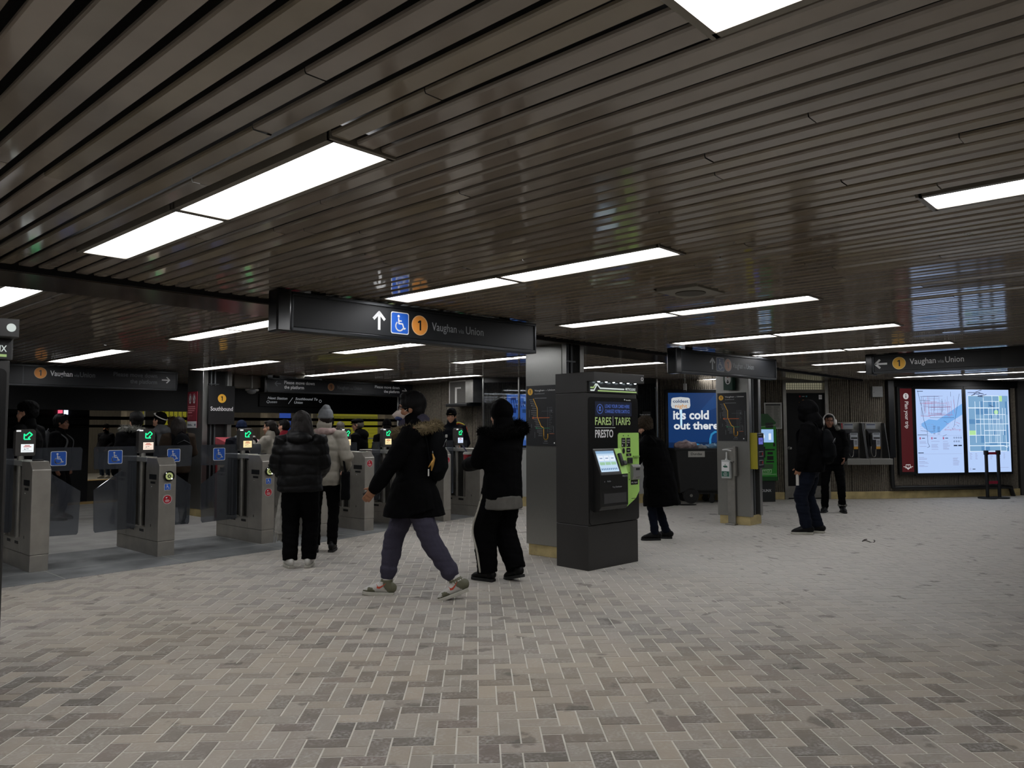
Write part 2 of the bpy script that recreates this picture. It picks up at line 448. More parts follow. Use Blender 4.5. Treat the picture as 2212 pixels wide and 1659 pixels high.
for i, x in enumerate((7.6, 10.1, 12.5, 15.1, 20.6, 24.2)):
    p = MB(); p.box(-.25, .25, -.25, .25, 0, 3.0)
    o = p.build('pillar', CPIL); o.location = (x, 26.2, 0)
    tag(o, f'square grey pillar on the far platform, {ordn[i]} from the left', 'pillar', 'pillars of the far platform')
MIDW = mat('mid_track_panel', '#15171a', .6, nz=.3, ns=3)
for i, (xa, xb) in enumerate(((1.5, 3.6), (4.6, 6.86))):
    p = MB(); p.box(xa, xb, 20.4, 20.6, -1.1, 3.0)
    tag(p.build('track_screen', MIDW), ['dark upright panel between the tracks beside the left-hand machine', 'dark upright panel between the tracks behind the first glass paddle'][i], 'panel')
for i, (z, r) in enumerate(((1.76, .045), (1.56, .035))):
    p = MB(); p.cyl((-5, 20.3, z), (28, 20.3, z), r, 10)
    tag(p.build('pipe', BLACK), ['thick dark pipe running above the tracks, upper of two', 'thin dark pipe running above the tracks, lower of two'][i], 'pipe')
for i, x in enumerate((3.0, 8.0, 13.0, 18.0, 23.0)):
    t = thing('tube_light', f'fluorescent tube above the far platform, {ordn[i]} from the left', 'tube light', (x, 25.2, 2.9))
    p = MB(); p.box(-1.2, 1.2, -.08, .08, 0, .08); p.build('housing', FRAME, t)
    p = MB(); p.box(-1.15, 1.15, -.05, .05, -.03, 0); p.build('tube', emat('far_tube', '#fff4e0', 40), t)

# ------------------------------------------------------------------ ribbed concrete walls
RIB = mat('ribbed_concrete', '#6e675c', .9, nz=.3, ns=26, bump=.6, bs=70)
def ribwall(name, p0, p1, z0=.15, z1=2.60, pitch=.042, joint=1.1, thick=.25, skip=()):
    p0, p1 = V(p0), V(p1); L = (p1 - p0).length; u = (p1 - p0) / L
    o = bpy.data.objects.new
    mb = MB(); prof = []; s = 0; k = 0; nj = joint * .4
    while s < L - pitch:
        if s > nj:
            prof += [(s, 0), (s, .035), (s + .018, .035), (s + .018, 0)]; s += .018; nj += joint
        d = .004 * math.sin(k * 12.9)
        prof += [(s, .026), (s + pitch * .2, .0 + d * .3), (s + pitch * .52, .0 + d * .3), (s + pitch * .72, .026)]; s += pitch; k += 1
    prof.append((L, .026))
    n = len(prof)
    vs = [(a, b, z0) for a, b in prof] + [(a, b, z1) for a, b in prof] + [(0, thick, z0), (L, thick, z0), (0, thick, z1), (L, thick, z1)]
    fs = [(i, i + 1, n + i + 1, n + i) for i in range(n - 1)] + [(2 * n + 1, 2 * n, 2 * n + 2, 2 * n + 3), (0, n, 2 * n + 2, 2 * n), (n - 1, 2 * n + 1, 2 * n + 3, 2 * n - 1)]
    mb.add(vs, fs)
    w = mb.build(name, RIB); w.location = (p0.x, p0.y, 0); w.rotation_euler = (0, 0, math.atan2(u.y, u.x)); struct(w)
    b = MB(); b.box(0, L, -.012, thick, 0, z0); bb = b.build(name.replace('wall', 'baseboard'), CONC, None, .006)
    bb.location = w.location; bb.rotation_euler = w.rotation_euler; struct(bb)
    return w
PA0, PA1 = V((13.67, 8.24)), V((17.07, 4.91)); UA = (PA1 - PA0).normalized(); AA = math.atan2(UA.y, UA.x)
UB = V((.809, -.588)).normalized(); AB = math.atan2(UB.y, UB.x); PB1 = PA1 + UB * 3.1
DS0, DS1 = 2.46, 3.42
ribwall('wall_right', PA0 + UA * DS1, PA1)
ribwall('wall_middle', PA0 - UA * 3.87, PA0 + UA * DS0)
ribwall('wall_far', PA1, PB1)
PL0 = PA0 - UA * 3.87
ribwall('wall_left', (11.27, 13.75), PL0)
b = MB(); b.box(11.3, 16, 13.72, 13.95, 0, 2.6); struct(b.build('wall_back', OPPW))
PANW = mat('plain_grey_wall', '#3a3938', .7, nz=.15, ns=4)
def plainwall(name, p0, p1, m=PANW, z1=2.6, th=.2):
    p0, p1 = V(p0), V(p1); d = p1 - p0; b = MB(); b.box(0, d.length, 0, th, 0, z1); o = b.build(name, m)
    o.location = (p0.x, p0.y, 0); o.rotation_euler = (0, 0, math.atan2(d.y, d.x)); return struct(o)
b = MB(); b.box(-.02, 3.12, -.03, .02, 2.315, 2.455); o = b.build('trim_6', BLACK); o.location = (PA1.x, PA1.y, 0); o.rotation_euler = (0, 0, AB); struct(o)
plainwall('wall_side', PB1 + V((.05, -.02)), (21.6, .6))
plainwall('wall_side', (21.6, .6), (21.6, -5.1))
plainwall('wall_rear', (22, -5.0), (-8.5, -5.0))
plainwall('wall_outer', (-8.5, -5), (-8.5, 17))

# door in the right wall
t = bpy.data.objects.new('door_1', None); COL.objects.link(t); q = PA0 + UA * DS0
t.location = (q.x, q.y, 0); t.rotation_euler = (0, 0, AA); struct(t)
DW = DS1 - DS0
b = MB()
b.box(0, .07, -.03, .12, 0, 2.47); b.box(DW - .07, DW, -.03, .12, 0, 2.47); b.box(.07, DW - .07, -.02, .1, 2.19, 2.26, 1); b.box(.07, DW - .07, -.02, .1, 2.40, 2.47)
b.build('door_frame', [STEEL2, mat('door_head', '#6a6459', .5)], t, .003)
b = MB(); b.box(.07, DW - .07, .02, .065, .01, 2.19); b.build('door_leaf', mat('door_black', '#060708', .5, nz=.1, spec=.2), t, .002)
b = MB(); b.box(.08, DW - .08, .012, .02, .03, .27); b.build('kick_plate', STEEL2, t)
b = MB(); b.cyl((.125, .02, 1.05), (.125, -.03, 1.05), .012, 12); b.ell((.125, -.05, 1.05), (.03, .026, .03)); b.disc(.125, 1.05, .034, .0185); b.build('door_knob', STEEL, t)
b = MB(); b.box(.08, DW - .08, .06, .07, 2.26, 2.40)
b.build('transom_window', emat('frosted_pane', '#8c8872', .55), t)
b = MB()
for i in range(17): b.box(.09 + i * .048, .096 + i * .048, .05, .056, 2.26, 2.40)
for z in (2.30, 2.345): b.box(.08, DW - .08, .05, .056, z, z + .005)
b.build('wire_grille', BLACK, t)
b = MB(); b.rect(.78, .85, 2.06, 2.15, .018, 0); b.text('Push', .815, 2.10, .02, .0175, 3, al='C'); b.disc(.38, 2.12, .018, .018, 1); b.disc(.52, 2.12, .018, .018, 2); b.stroke([(.42, 2.12), (.48, 2.12)], .008, .018, 0)
b.rect(.36, .54, 1.97, 2.0, .018, 4); b.disc(.45, 2.03, .024, .018, 4); b.build('sticker', [WHITE, RED, mat('teal', '#3d7f86', .5), BLACK, mat('dull_orange', '#b8712a', .6)], t)
b = MB(); b.box(.05, DW, .25, .3, 0, 2.6); struct(b.build('wall_behind', VOID)).location = t.location
bpy.data.objects['wall_behind'].rotation_euler = (0, 0, AA)
bpy.data.objects['wall_behind'].name = 'wall_closet'
# ------------------------------------------------------------------ shared graphics
def wheelchair(mb, cx, cz, h, y, bg, fg, border=True):
    """access symbol on a rounded square, h = side length"""
    s = h / 2
    if border: mb.rrect(cx - s, cx + s, cz - s, cz + s, s * .2, y, fg); mb.rrect(cx - s * .92, cx + s * .92, cz - s * .92, cz + s * .92, s * .17, y - .0006, bg)
    else: mb.rrect(cx - s, cx + s, cz - s, cz + s, s * .2, y, bg)
    q = lambda a, b: (cx + a * s, cz + b * s); w = .13 * s; y -= .0012
    mb.disc(*q(-.16, .62), .13 * s, y, fg, 16)
    mb.stroke([q(-.16, .45), q(-.12, -.05), q(.28, -.05), q(.45, -.5), q(.62, -.43)], w, y, fg)
    mb.stroke([q(-.14, .2), q(.2, .2)], w * .9, y, fg)
    arc = [q(-.05 + .42 * math.cos(rad(a)), -.28 + .42 * math.sin(rad(a))) for a in range(125, 345, 15)]
    mb.stroke(arc, w, y, fg)
def arrow(mb, cx, cz, h, ang, y, m=0, w=.16):
    c, s = math.cos(rad(ang)), math.sin(rad(ang)); r = h / 2
    q = lambda a, b: (cx + (a * c - b * s) * r, cz + (a * s + b * c) * r)
    mb.stroke([q(-1, 0), q(.8, 0)], w * h, y, m); mb.stroke([q(.15, .75), q(.93, 0), q(.15, -.75)], w * h, y - .0003, m)
def bullet(mb, cx, cz, r, y, my, mk, mw=None):
    if mw is not None: mb.disc(cx, cz, r, y, mw); mb.disc(cx, cz, r * .93, y - .0004, my)
    else: mb.disc(cx, cz, r, y, my)
    mb.stroke([(cx + r * .06, cz - r * .5), (cx + r * .06, cz + r * .5)], r * .2, y - .0009, mk); mb.stroke([(cx - r * .22, cz + r * .26), (cx + r * .02, cz + r * .44)], r * .17, y - .0010, mk)
def hanging_sign(name_label, p0, p1, z0, z1, th, cap=.15, group='black hanging direction signs', split=None):
    p0, p1 = V(p0), V(p1); d = p1 - p0; L = d.length
    t = thing('hanging_sign', name_label, 'sign', (p0.x, p0.y, z0), math.atan2(d.y, d.x)); H = z1 - z0
    b = MB(); b.box(0, L, 0, th, 0, H); b.box(.02, L - .02, -.004, .002, .03, H - .03, 1); b.build('sign_box', [BLACK, SIGNF], t, .006)
    f = MB(); f.box(0, L, -.014, 0, 0, .026); f.box(0, L, -.014, 0, H - .026, H); f.box(L - .02, L, -.014, 0, 0, H); f.box(0, .02, -.014, 0, 0, H); f.build('frame', mat('sign_frame', '#26282b', .3, .5), t, .003)
    e = MB(); e.box(-cap, 0, -.02, th + .02, -.012, H + .012)
    e.build('end_cap', mat('gloss_black', '#08090b', .18), t, .012)
    h = MB(); h.box(.2, .3, th * .3, th * .7, H, ZC - z0 + .03); h.box(L - .4, L - .3, th * .3, th * .7, H, ZC - z0 + .03); h.build('hanger', BLACK, t)
    return t, L, H
PR = [WHITE, GREYP, DIMP, BLUE, ORANGE, BLACK, YEL]

# big sign in the middle of the ceiling
def main_sign(label, p0, p1, z0, z1, k, txt):
    t, L, H = hanging_sign(label, p0, p1, z0, z1, .10, .11)
    g = MB(); arrow(g, .30 * L - .0, H * .50, H * .5, 90, -.0065, 0, .17); g.build('arrow', [txt[0]], t)
    g = MB(); wheelchair(g, .379 * L, H * .5, H * .62, -.006, 0, 1); lab(g.build('access_symbol', [txt[1], txt[0]], t), 'blue wheelchair symbol')
    g = MB(); bullet(g, .458 * L, H * .5, H * .29, -.006, 0, 1, 2); lab(g.build('route_bullet', [txt[2], BLACK, txt[3]], t), 'orange route circle with number 1')
    g = MB(); g.text('Vaughan', .508 * L, H * .40, H * .235, -.006, 0, w=.106 * L, bold=.006); g.text('via', .622 * L, H * .40, H * .14, -.006, 1, w=.025 * L); g.text('Union', .656 * L, H * .40, H * .235, -.006, 0, w=.081 * L, bold=.006)
    g.build('lettering', [txt[4], txt[5]], t)
main_sign('large black hanging sign with bright arrow, wheelchair and orange 1 near the camera', (2.91, 4.795), (5.40, 4.64), 2.170, 2.452, 0, (WHITE, BLUE, ORANGE, mat('rim', '#d9b28a', .6), GREYP, DIMP))
glare_prints = [mat('glare_white', '#a9adb0', .5), mat('glare_blue', '#3a4a68', .5), mat('glare_orange', '#a0745c', .5), mat('glare_rim', '#9a928c', .5), mat('glare_grey', '#8b9094', .5), DIMP]  # print colours greyed to paint in the glare on this sign
main_sign('smaller grey-faced hanging sign with glare-paled arrow and wheelchair above the steel column with hand sanitiser', (8.22, 4.735), (10.45, 4.50), 2.145, 2.435, 1, glare_prints)
# sign on the right, seen from its front with the arrow to the left
t, L, H = hanging_sign('black hanging sign with left arrow and yellow 1 above the map panels', (10.95, 3.36), (10.95, .2), 2.20, 2.455, .17, .09)
g = MB(); arrow(g, .11, H * .50, .155, 180, -.006, 0, .17); g.build('arrow', WHITE, t)
g = MB(); bullet(g, .335, H * .49, .083, -.006, 0, 1, 2); lab(g.build('route_bullet', [YEL, BLACK, mat('rim2', '#f3dda0', .6)], t), 'yellow route circle with number 1')
g = MB(); g.text('Vaughan', .465, H * .40, .075, -.006, 0, w=.31, bold=.008); g.text('via', .795, H * .40, .045, -.006, 1, w=.075); g.text('Union', .885, H * .40, .075, -.006, 0, w=.21, bold=.008); g.build('lettering', [WHITE, GREYP], t)
g = MB(); g.box(1.50, 3.14, -.018, -.004, .0, H); g.build('blank_panel', BLACK, t)
# two signs above the platform
t, L, H = hanging_sign('black platform sign on the left ending in please move down the platform and right arrow', (1.2, 13.0), (5.74, 13.0), 2.13, 2.45, .2, .05)
o = 1.2
g = MB(); g.text('Union', 3.15 - o, .17, .075, -.006, 0, w=.22, al='R'); g.build('lettering', DIMP, t)
g = MB(); g.rect(3.44 - o, 3.446 - o, .02, H - .02, -.006, 0); g.build('panel_joint', DIMP, t)
g = MB(); bullet(g, 3.67 - o, .20, .085, -.006, 0, 1, 2); g.build('route_bullet', [ORANGE, BLACK, mat('rim', '#d9b28a', .6)], t)
g = MB(); g.text('Vaughan', 3.80 - o, .165, .078, -.006, 0, w=.31, bold=.02); g.text('via', 4.13 - o, .165, .045, -.006, 1, w=.075); g.text('Union', 4.215 - o, .165, .078, -.006, 1, w=.22); g.build('lettering', [WHITE, DIMP], t)
g = MB(); g.text('Please move down', 5.40 - o, .205, .068, -.006, 0, w=.69, al='R'); g.text('the platform', 5.40 - o, .10, .068, -.006, 0, w=.43, al='R'); g.build('lettering', DIMP, t)
g = MB(); arrow(g, 5.545 - o, .175, .135, 0, -.006, 0, .14); g.build('arrow', WHITE, t)
t, L, H = hanging_sign('black platform sign in the middle with arrows at both ends and faded orange 1', (7.42, 13.0), (10.94, 13.0), 2.17, 2.44, .2, .06)
o = 7.42
for ax, an in ((7.645, 180), (10.72, 0)):
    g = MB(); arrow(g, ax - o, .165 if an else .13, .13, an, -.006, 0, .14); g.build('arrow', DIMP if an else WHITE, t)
g = MB(); g.text('Please move down', 7.78 - o, .165, .062, -.006, 0, w=.67); g.text('the platform', 7.78 - o, .075, .062, -.006, 0, w=.43); g.build('lettering', WHITE, t)
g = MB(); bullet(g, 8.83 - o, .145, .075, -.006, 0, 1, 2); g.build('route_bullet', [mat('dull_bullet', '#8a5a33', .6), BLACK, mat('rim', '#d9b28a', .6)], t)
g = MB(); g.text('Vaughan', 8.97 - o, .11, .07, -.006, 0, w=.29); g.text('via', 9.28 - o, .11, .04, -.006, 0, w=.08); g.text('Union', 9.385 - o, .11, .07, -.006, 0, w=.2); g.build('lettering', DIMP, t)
g = MB(); g.text('Please move down', 10.58 - o, .165, .058, -.006, 0, w=.66, al='R'); g.text('the platform', 10.58 - o, .075, .058, -.006, 0, w=.42, al='R'); g.build('lettering', WHITE, t)
t = thing('train_display', 'slanted white lettering about the next station on the black fascia above the tracks', 'sign', (9.35, 16.70, 2.02))
b = MB(); b.box(0, 1.85, 0, .03, 0, .30); b.build('board', mat('board_black', '#0a0b0d', .5), t)
DP = emat('display_print', '#8b8e92', .7)
g = MB(); g.text('Next Station', .21, .175, .062, -.001, 0, w=.53, shear=.25); g.text('Queen', .18, .085, .062, -.001, 0, w=.28, shear=.25); g.build('lettering', DP, t)
g = MB(); g.stroke([(.77, .075), (.89, .23)], .012, -.001, 0); g.build('slash', DP, t)
g = MB()
g.text('Southbound To', .96, .175, .062, -.001, 0, w=.64, shear=.25); g.text('Union', .93, .085, .062, -.001, 0, w=.24, shear=.25); g.build('lettering', DP, t)
g = MB(); g.disc(1.68, .16, .038, -.001, 0, r0=.027); g.build('ring_symbol', DP, t)

# ------------------------------------------------------------------ steel columns
def column(label, x, y0, y1, dx=.42):
    t = thing('column', label, 'column', (x, y1, 0), -PI / 2); Wd = y1 - y0          # local x runs along -y, local y runs along +x
    b = MB(); b.box(.02, Wd - .02, .02, dx - .02, 0, .14); b.build('plinth', CONC, t, .006)
    b = MB(); b.box(0, Wd, 0, .09, .13, 2.5); b.box(0, .06, .09, dx, .13, 2.5); b.box(0, Wd, dx - .08, dx, .13, 2.5); b.build('steel_cladding', STEEL, t, .006)
    b = MB(); b.box(.06, Wd - .07, .09, dx - .08, .13, 2.5); b.build('black_recess', BLACK, t)
    b = MB()
    for q in (.17, .24): b.cyl((Wd - .05, q, .14), (Wd - .05, q, 2.48), .014, 10)
    b.box(Wd - .07, Wd - .034, .12, .30, 2.24, 2.255)
    b.build('conduit', mat('conduit_grey', '#55585a', .4, .3), t)
    return t, Wd
C1, W1 = column('brushed steel column with route map, standing behind the black fare machine', 6.77, 5.42, 5.97)
C2, W2 = column('brushed steel column with route map, hand sanitiser and yellow-edged reader', 10.95, 5.15, 5.69)
def route_map(label, parent_loc, rz, w, h):
    t = thing('route_map', label, 'map', parent_loc, rz)
    b = MB(); b.box(0, w, -.006, 0, 0, h); b.build('board', mat('map_board', '#15171b', .45), t)
    g = MB(); y = -.0068; q = lambda a, b_: (a * w, b_ * h)
    bullet(g, .13 * w, .90 * h, .085 * w, y, 0, 1)
    g.text('Vaughan', .27 * w, .905 * h, .028 * h, y, 2, w=.32 * w); g.text('via', .61 * w, .905 * h, .018 * h, y, 3, w=.07 * w); g.text('Union', .70 * w, .905 * h, .028 * h, y, 2, w=.23 * w)
    g.text('Southbound', .27 * w, .855 * h, .022 * h, y, 3, w=.32 * w)
    line = [q(.23, .785), q(.36, .62), q(.36, .48), q(.48, .325), q(.565, .295), q(.565, .16)]
    arc = [q(.63 + .065 * math.cos(rad(a)), .145 + .04 * math.sin(rad(a))) for a in range(180, 361, 20)]
    g.stroke(line + arc + [q(.695, .20)], .022 * w, y, 0); g.stroke([q(.685, .22), q(.685, .64)], .009 * w, y, 4)
    g.stroke([q(.24, .463), q(.75, .463)], .018 * w, y - .0003, 5); g.disc(*q(.22, .463), .026 * w, y - .0004, 5)
    g.stroke([q(.34, .293), q(.76, .293)], .016 * w, y - .0003, 6); g.disc(*q(.33, .293), .024 * w, y - .0004, 6)
    g.disc(*q(.18, .67), .024 * w, y, 4); g.disc(*q(.81, .575), .024 * w, y, 4); g.stroke([q(.5, .572), q(.79, .572)], .006 * w, y, 4)
    g.stroke([q(.75, .20), q(.90, .20)], .01 * w, y, 5)
    rn = random.Random(4)
    for i in range(21):
        z = .765 - i * .030; xx = .23 + (.13 * min(1, (.785 - z) / .165)) + (max(0, .48 - z) * .75 if z < .48 else 0)
        if z < .30: xx = .55
        ln = rn.uniform(.10, .19); g.rect((xx - .03 - ln) * w, (xx - .03) * w, z * h, (z + .006) * h, y, 3)
    for i in range(16): z = .63 - i * .028; ln = rn.uniform(.06, .16); g.rect(.72 * w, (.72 + ln) * w, z * h, (z + .005) * h, y, 4)
    g.rect(.27 * w, .66 * w, .785 * h, .793 * h, y, 3)
    for xx, z0, z1 in ((.09, .47, .60), (.16, .30, .36), (.27, .13, .23), (.95, .12, .62), (.87, .22, .32)): g.rect(xx * w, (xx + .012) * w, z0 * h, z1 * h, y, 4)
    g.rect(.58 * w, .68 * w, .075 * h, .083 * h, y, 3); g.rect(.54 * w, .70 * w, .04 * h, .048 * h, y, 4); g.disc(.90 * w, .05 * h, .02 * w, y, 2, 10)
    g.build('route_diagram', [YEL, BLACK, WHITE, GREYP, DIMP, mat('line_orange', '#c4683a', .55), GREEN], t)
route_map('black southbound route map on the column behind the fare machine', (6.765, 5.95, 1.27), -PI / 2, .47, .70)
route_map('black southbound route map above the hand sanitiser on the second column', (10.945, 5.66, 1.27), -PI / 2, .47, .74)
# hand sanitiser on the second column
t = thing('sanitiser_stand', 'steel hand sanitiser stand with white pump bottle on the second column', 'hand sanitiser', (10.94, 5.48, 0), -PI / 2)
b = MB(); b.box(-.02, .10, -.035, 0, 0.02, 1.16); b.box(-.03, .11, -.09, 0, .95, .965); b.box(-.04, .12, -.10, 0, 0, .02); b.box(.09, .13, -.06, 0, .74, 1.19); b.build('stand', STEEL2, t, .004)
b = MB(); b.box(-.09, .055, -.10, -.03, .70, .98); lab(b.build('bottle', mat('bottle_clear', '#a9aeac', .35), t, .012), 'translucent bottle with green and white label')
b = MB(); b.rect(-.078, .043, .81, .955, -.1015, 0); b.rect(-.078, .043, .73, .81, -.1015, 1)
b.disc(-.018, .885, .035, -.102, 1, rz=.012); b.stroke([(-.055, .885), (-.03, .872), (.02, .875)], .014, -.1025, 1); b.disc(-.02, .91, .008, -.102, 1)
for i, s in enumerate(('Hand', 'Sanitizer', 'Station')): b.text(s, -.018, .785 - i * .022, .014, -.1022, 0, al='C')
b.build('bottle_label', [WHITE, mat('label_green', '#1d5a48', .5)], t)
b = MB(); b.cyl((-.015, -.065, .98), (-.015, -.065, 1.10), .010, 12); b.cyl((-.015, -.065, .97), (-.015, -.065, 1.0), .022, 14); b.tube([(-.06, -.09, 1.135), (-.01, -.07, 1.14), (.05, -.05, 1.12)], [.016, .022, .018], 12, .6); b.build('pump', mat('pump_white', '#c9cbc9', .4), t)
# reader on the second column
t = thing('card_reader', 'black fare card reader with yellow side mounted on the second column', 'card reader', (10.99, 5.15, .86))
b = MB(); b.box(0, .24, -.10, 0, 0, .53); b.build('case', mat('reader_black', '#121318', .35), t, .006)
b = MB(); b.box(-.012, 0, -.105, 0, -.01, .535); lab(b.build('side_cover', mat('safety_yellow', '#9a911f', .5), t), 'yellow side cover')
b = MB(); b.rect(.05, .20, .36, .46, -.102, 0); b.text('TAP', .125, .40, .03, -.1026, 1, al='C'); b.build('screen', [emat('reader_screen', '#6a6fd0', .7), BLACK], t)
b = MB()
for z in (.05, .18): b.stroke([(.06, z), (.20, z), (.20, z + .07), (.06, z + .07), (.06, z)], .008, -.102, 0); b.rect(.16, .185, z + .015, z + .055, -.102, 1)
b.rect(.05, .2, .52, .535, -.102, 0); b.rect(.05, .16, .49, .50, -.102, 0); b.build('markings', [GREYP, RED], t)
# green assistance sign box
t = thing('direction_sign', 'small dark green sign box with white oval, on the second column below the grey sign', 'sign', (10.93, 5.50, 2.05), -PI / 2)
b = MB(); b.box(0, .15, -.10, 0, 0, .30); b.build('sign_box', mat('sign_green', '#0f3a2c', .4), t, .004)
g = MB(); g.disc(.075, .17, .05, -.1015, 0, rz=.085); arrow(g, .075, .13, .05, -90, -.102, 1, .3); g.disc(.075, .2, .012, -.102, 2); g.build('symbol', [WHITE, BLACK, RED], t)

# ------------------------------------------------------------------ the black fare machine
MBLK = mat('machine_black', '#2b2a29', .42, nz=.06, ns=4)
MGLS = mat('machine_gloss', '#1d1d1d', .22)
t = thing('fare_machine', 'tall black fare machine with lime panel and touch screen in front of the steel column', 'ticket machine', (6.40, 4.79, 0), rad(-4))
b = MB(); b.box(0, .84, 0, .45, 0, .46); b.build('base', MBLK, t, .006)
b = MB(); b.box(0, .84, 0, .45, .463, 1.845); b.build('cabinet', MBLK, t, .006)
b = MB(); b.rrect(.015, .845, .47, 1.80, .03, 0, 0); lab(b.build('front_panel', MGLS, t, 0, 2, .014), 'glossy dark front panel').location = (0, -.008, 0)
b = MB(); b.prism([(-.10, 1.962), (-.10, 2.06), (.45, 2.06), (.45, 1.848), (0.002, 1.848), (0.002, 1.962)], -.003, .853, 'x'); b.build('header', MBLK, t, .004)
b = MB(); b.rect(.01, .84, 1.85, 1.960, -.001 + .0, 0); b.build('logo_recess', mat('recess_black', '#060606', .4), t).location = (0, -.017, 0)
g = MB(); q = -.020
g.stroke([(.03, 1.898), (.08, 1.898), (.115, 1.935), (.14, 1.935), (.19, 1.895), (.60, 1.895)], .016, q, 0); g.stroke([(.03, 1.870), (.09, 1.870), (.14, 1.935)], .016, q, 0)
g.stroke([(.03, 1.898), (.08, 1.898), (.10, 1.92)], .016, q - .0005, 1); g.stroke([(.15, 1.868), (.82, 1.868)], .014, q, 1); g.text('METROLINX', .62, 1.885, .028, q, 0, w=.18); lab(g.build('logo', [emat('logo_white', '#dfe9e4', .75), emat('logo_lime', '#b9d98a', .6)], t), 'white and lime line logo')
g = MB()
for i in range(6): g.ell((.13 + .125 * i, -.05, 1.961), (.013, .013, .006), nu=10, nv=6)
g.build('spot_lamp', emat('led_spot', '#e8f7ff', 18), t)
g = MB(); g.disc(.815, 2.012, .022, -.102, 0); g.disc(.815, 2.012, .012, -.1025, 1); g.build('header_symbol', [WHITE, MBLK], t)
g = MB(); g.rect(.105, .73, 1.60, 1.755, 0, 0); g.disc(.185, 1.675, .052, -.001, 1, r0=.045, rz=.052); g.text('LOAD YOUR CARD HERE', .27, 1.69, .036, -.001, 1, w=.42); g.text('CHARGEZ VOTRE CARTE ICI', .27, 1.635, .036, -.001, 1, w=.42)
g.rect(.165, .205, 1.655, 1.67, -.001, 1); g.disc(.185, 1.69, .014, -.001, 1); lab(g.build('info_display', [emat('info_navy', '#131b33', .5), emat('info_blue', '#4a66b8', .8)], t), 'dim blue text display').location = (0, -.0165, 0)
g = MB(); g.text('FARES', .105, 1.508, .080, 0, 0, w=.27, bold=.02); g.rect(.40, .406, 1.498, 1.598, 0, 1); g.text('TARIFS', .435, 1.508, .080, 0, 0, w=.27, bold=.02); g.rect(.105, .44, 1.474, 1.480, 0, 1); g.text('PRESTO', .105, 1.375, .080, 0, 1, w=.30, bold=.024)
g.rect(.60, .615, 1.775 - .0, 1.790 - .0, 0, 1); g.text('Accessible', .63, 1.772, .014, 0, 1); g.build('lettering', [mat('lime_print', '#bcd98b', .5), WHITE], t).location = (0, -.0165, 0)
g = MB(); g.poly([(.48, 1.40), (.50, 1.42), (.835, 1.42), (.845, 1.41), (.845, .78), (.78, .70), (.60, .61), (.64, .68), (.64, 1.0), (.48, 1.02)], 0, 0)
pn = lab(g.build('lime_panel', LIME, t, 0, 2, .006), 'bright lime green panel'); pn.location = (0, -.020, 0)
g = MB(); y = -.024
for x in (.535, .62): g.rrect(x, x + .07, 1.265, 1.365, .006, y, 0); g.text('Coins' if x < .6 else 'Credit', x + .034, 1.335, .014, y - .001, 1, al='C'); g.text('Pièces' if x < .6 else 'Debit', x + .034, 1.31, .014, y - .001, 1, al='C'); g.rect(x + .01, x + .02, 1.275, 1.295, y - .001, 1)
g.rrect(.62, .69, 1.205, 1.255, .006, y, 0); g.rrect(.615, .705, 1.165, 1.195, .006, y, 0); g.rect(.635, .675, 1.228, 1.234, y - .001, 1); g.text('Tap', .66, 1.173, .014, y - .001, 1, al='C')
g.rrect(.69, .82, .85, .90, .008, y, 0); g.text('Bills | Argent', .755, .868, .016, y - .001, 1, al='C', w=.11); g.disc(.665, .985, .006, y, 0); g.disc(.665, .91, .006, y, 0); g.stroke([(.70, .70), (.78, .70)], .006, y, 0)
for x in (.57, .655): g.poly([(x - .012, 1.395), (x, 1.38), (x + .012, 1.395)], y, 0)
g.build('slot_labels', [BLACK, WHITE], t)
g = MB(); g.disc(.57, 1.225, .026, y, 0, rz=.034); g.disc(.57, 1.225, .019, y - .001, 1, rz=.026); g.build('coin_slot', [STEEL2, BLACK], t)
g = MB(); g.box(.63, .70, -.05, -.02, 1.085, 1.15); g.rect(.65, .68, 1.105, 1.13, -.051, 1); g.build('ticket_reader', [mat('reader_grey', '#2e2f31', .4), BLACK], t, .006)
g = MB(); g.box(.735, .825, -.022, -.019, 1.165, 1.385); g.box(.732, .828, -.045, -.02, 1.15, 1.168); lab(g.build('recess_tray', [mat('recess_lime', '#7ea64e', .5)], t, .003), 'recessed darker green tray')
g = MB(); g.prism([(-.02, .90), (-.05, .91), (-.065, .95), (-.065, 1.05), (-.045, 1.07), (-.02, 1.075)], .685, .825, 'x'); g.rect(.73, .80, 1.01, 1.035, -.0665, 1); g.rect(.73, .80, .93, .934, -.0665, 1); lab(g.build('bill_acceptor', [mat('silver_plastic', '#8f8f8d', .35, .4), BLACK], t, .006), 'silver banknote slot')
g = MB(); g.prism([(0, 1.26), (-.02, 1.255), (-.125, .985), (-.125, .66), (-.10, .62), (0, .60)], .06, .515, 'x'); g.build('console', mat('console_black', '#171717', .35), t, .008)
a = math.atan2(.105, .27); st = MX.Translation((.06, -.0205, 1.252)) @ MX.Rotation(-a, 4, 'X')
def onslope(mb): mb.v = [tuple(st @ V(v)) for v in mb.v]; return mb
g = MB(); g.rect(.008, .335, -.275, -.010, -.004, 0); onslope(g).build('screen_bezel', mat('bezel', '#3a3b3c', .3, .4), t)
g = MB(); y = -.006; g.rect(.02, .315, -.255, -.025, y, 0); g.rect(.02, .315, -.055, -.025, y - .0006, 1)
for i in range(3): g.rect(.035 + .093 * i, .118 + .093 * i, -.135, -.075, y - .0006, 2); g.rect(.055 + .093 * i, .10 + .093 * i, -.11, -.102, y - .001, 3); g.rect(.035 + .093 * i, .118 + .093 * i, -.18, -.148, y - .0006, 4)
for i in range(9): g.rect(.035 + .03 * i, .053 + .03 * i, -.235, -.215, y - .0006, 3)
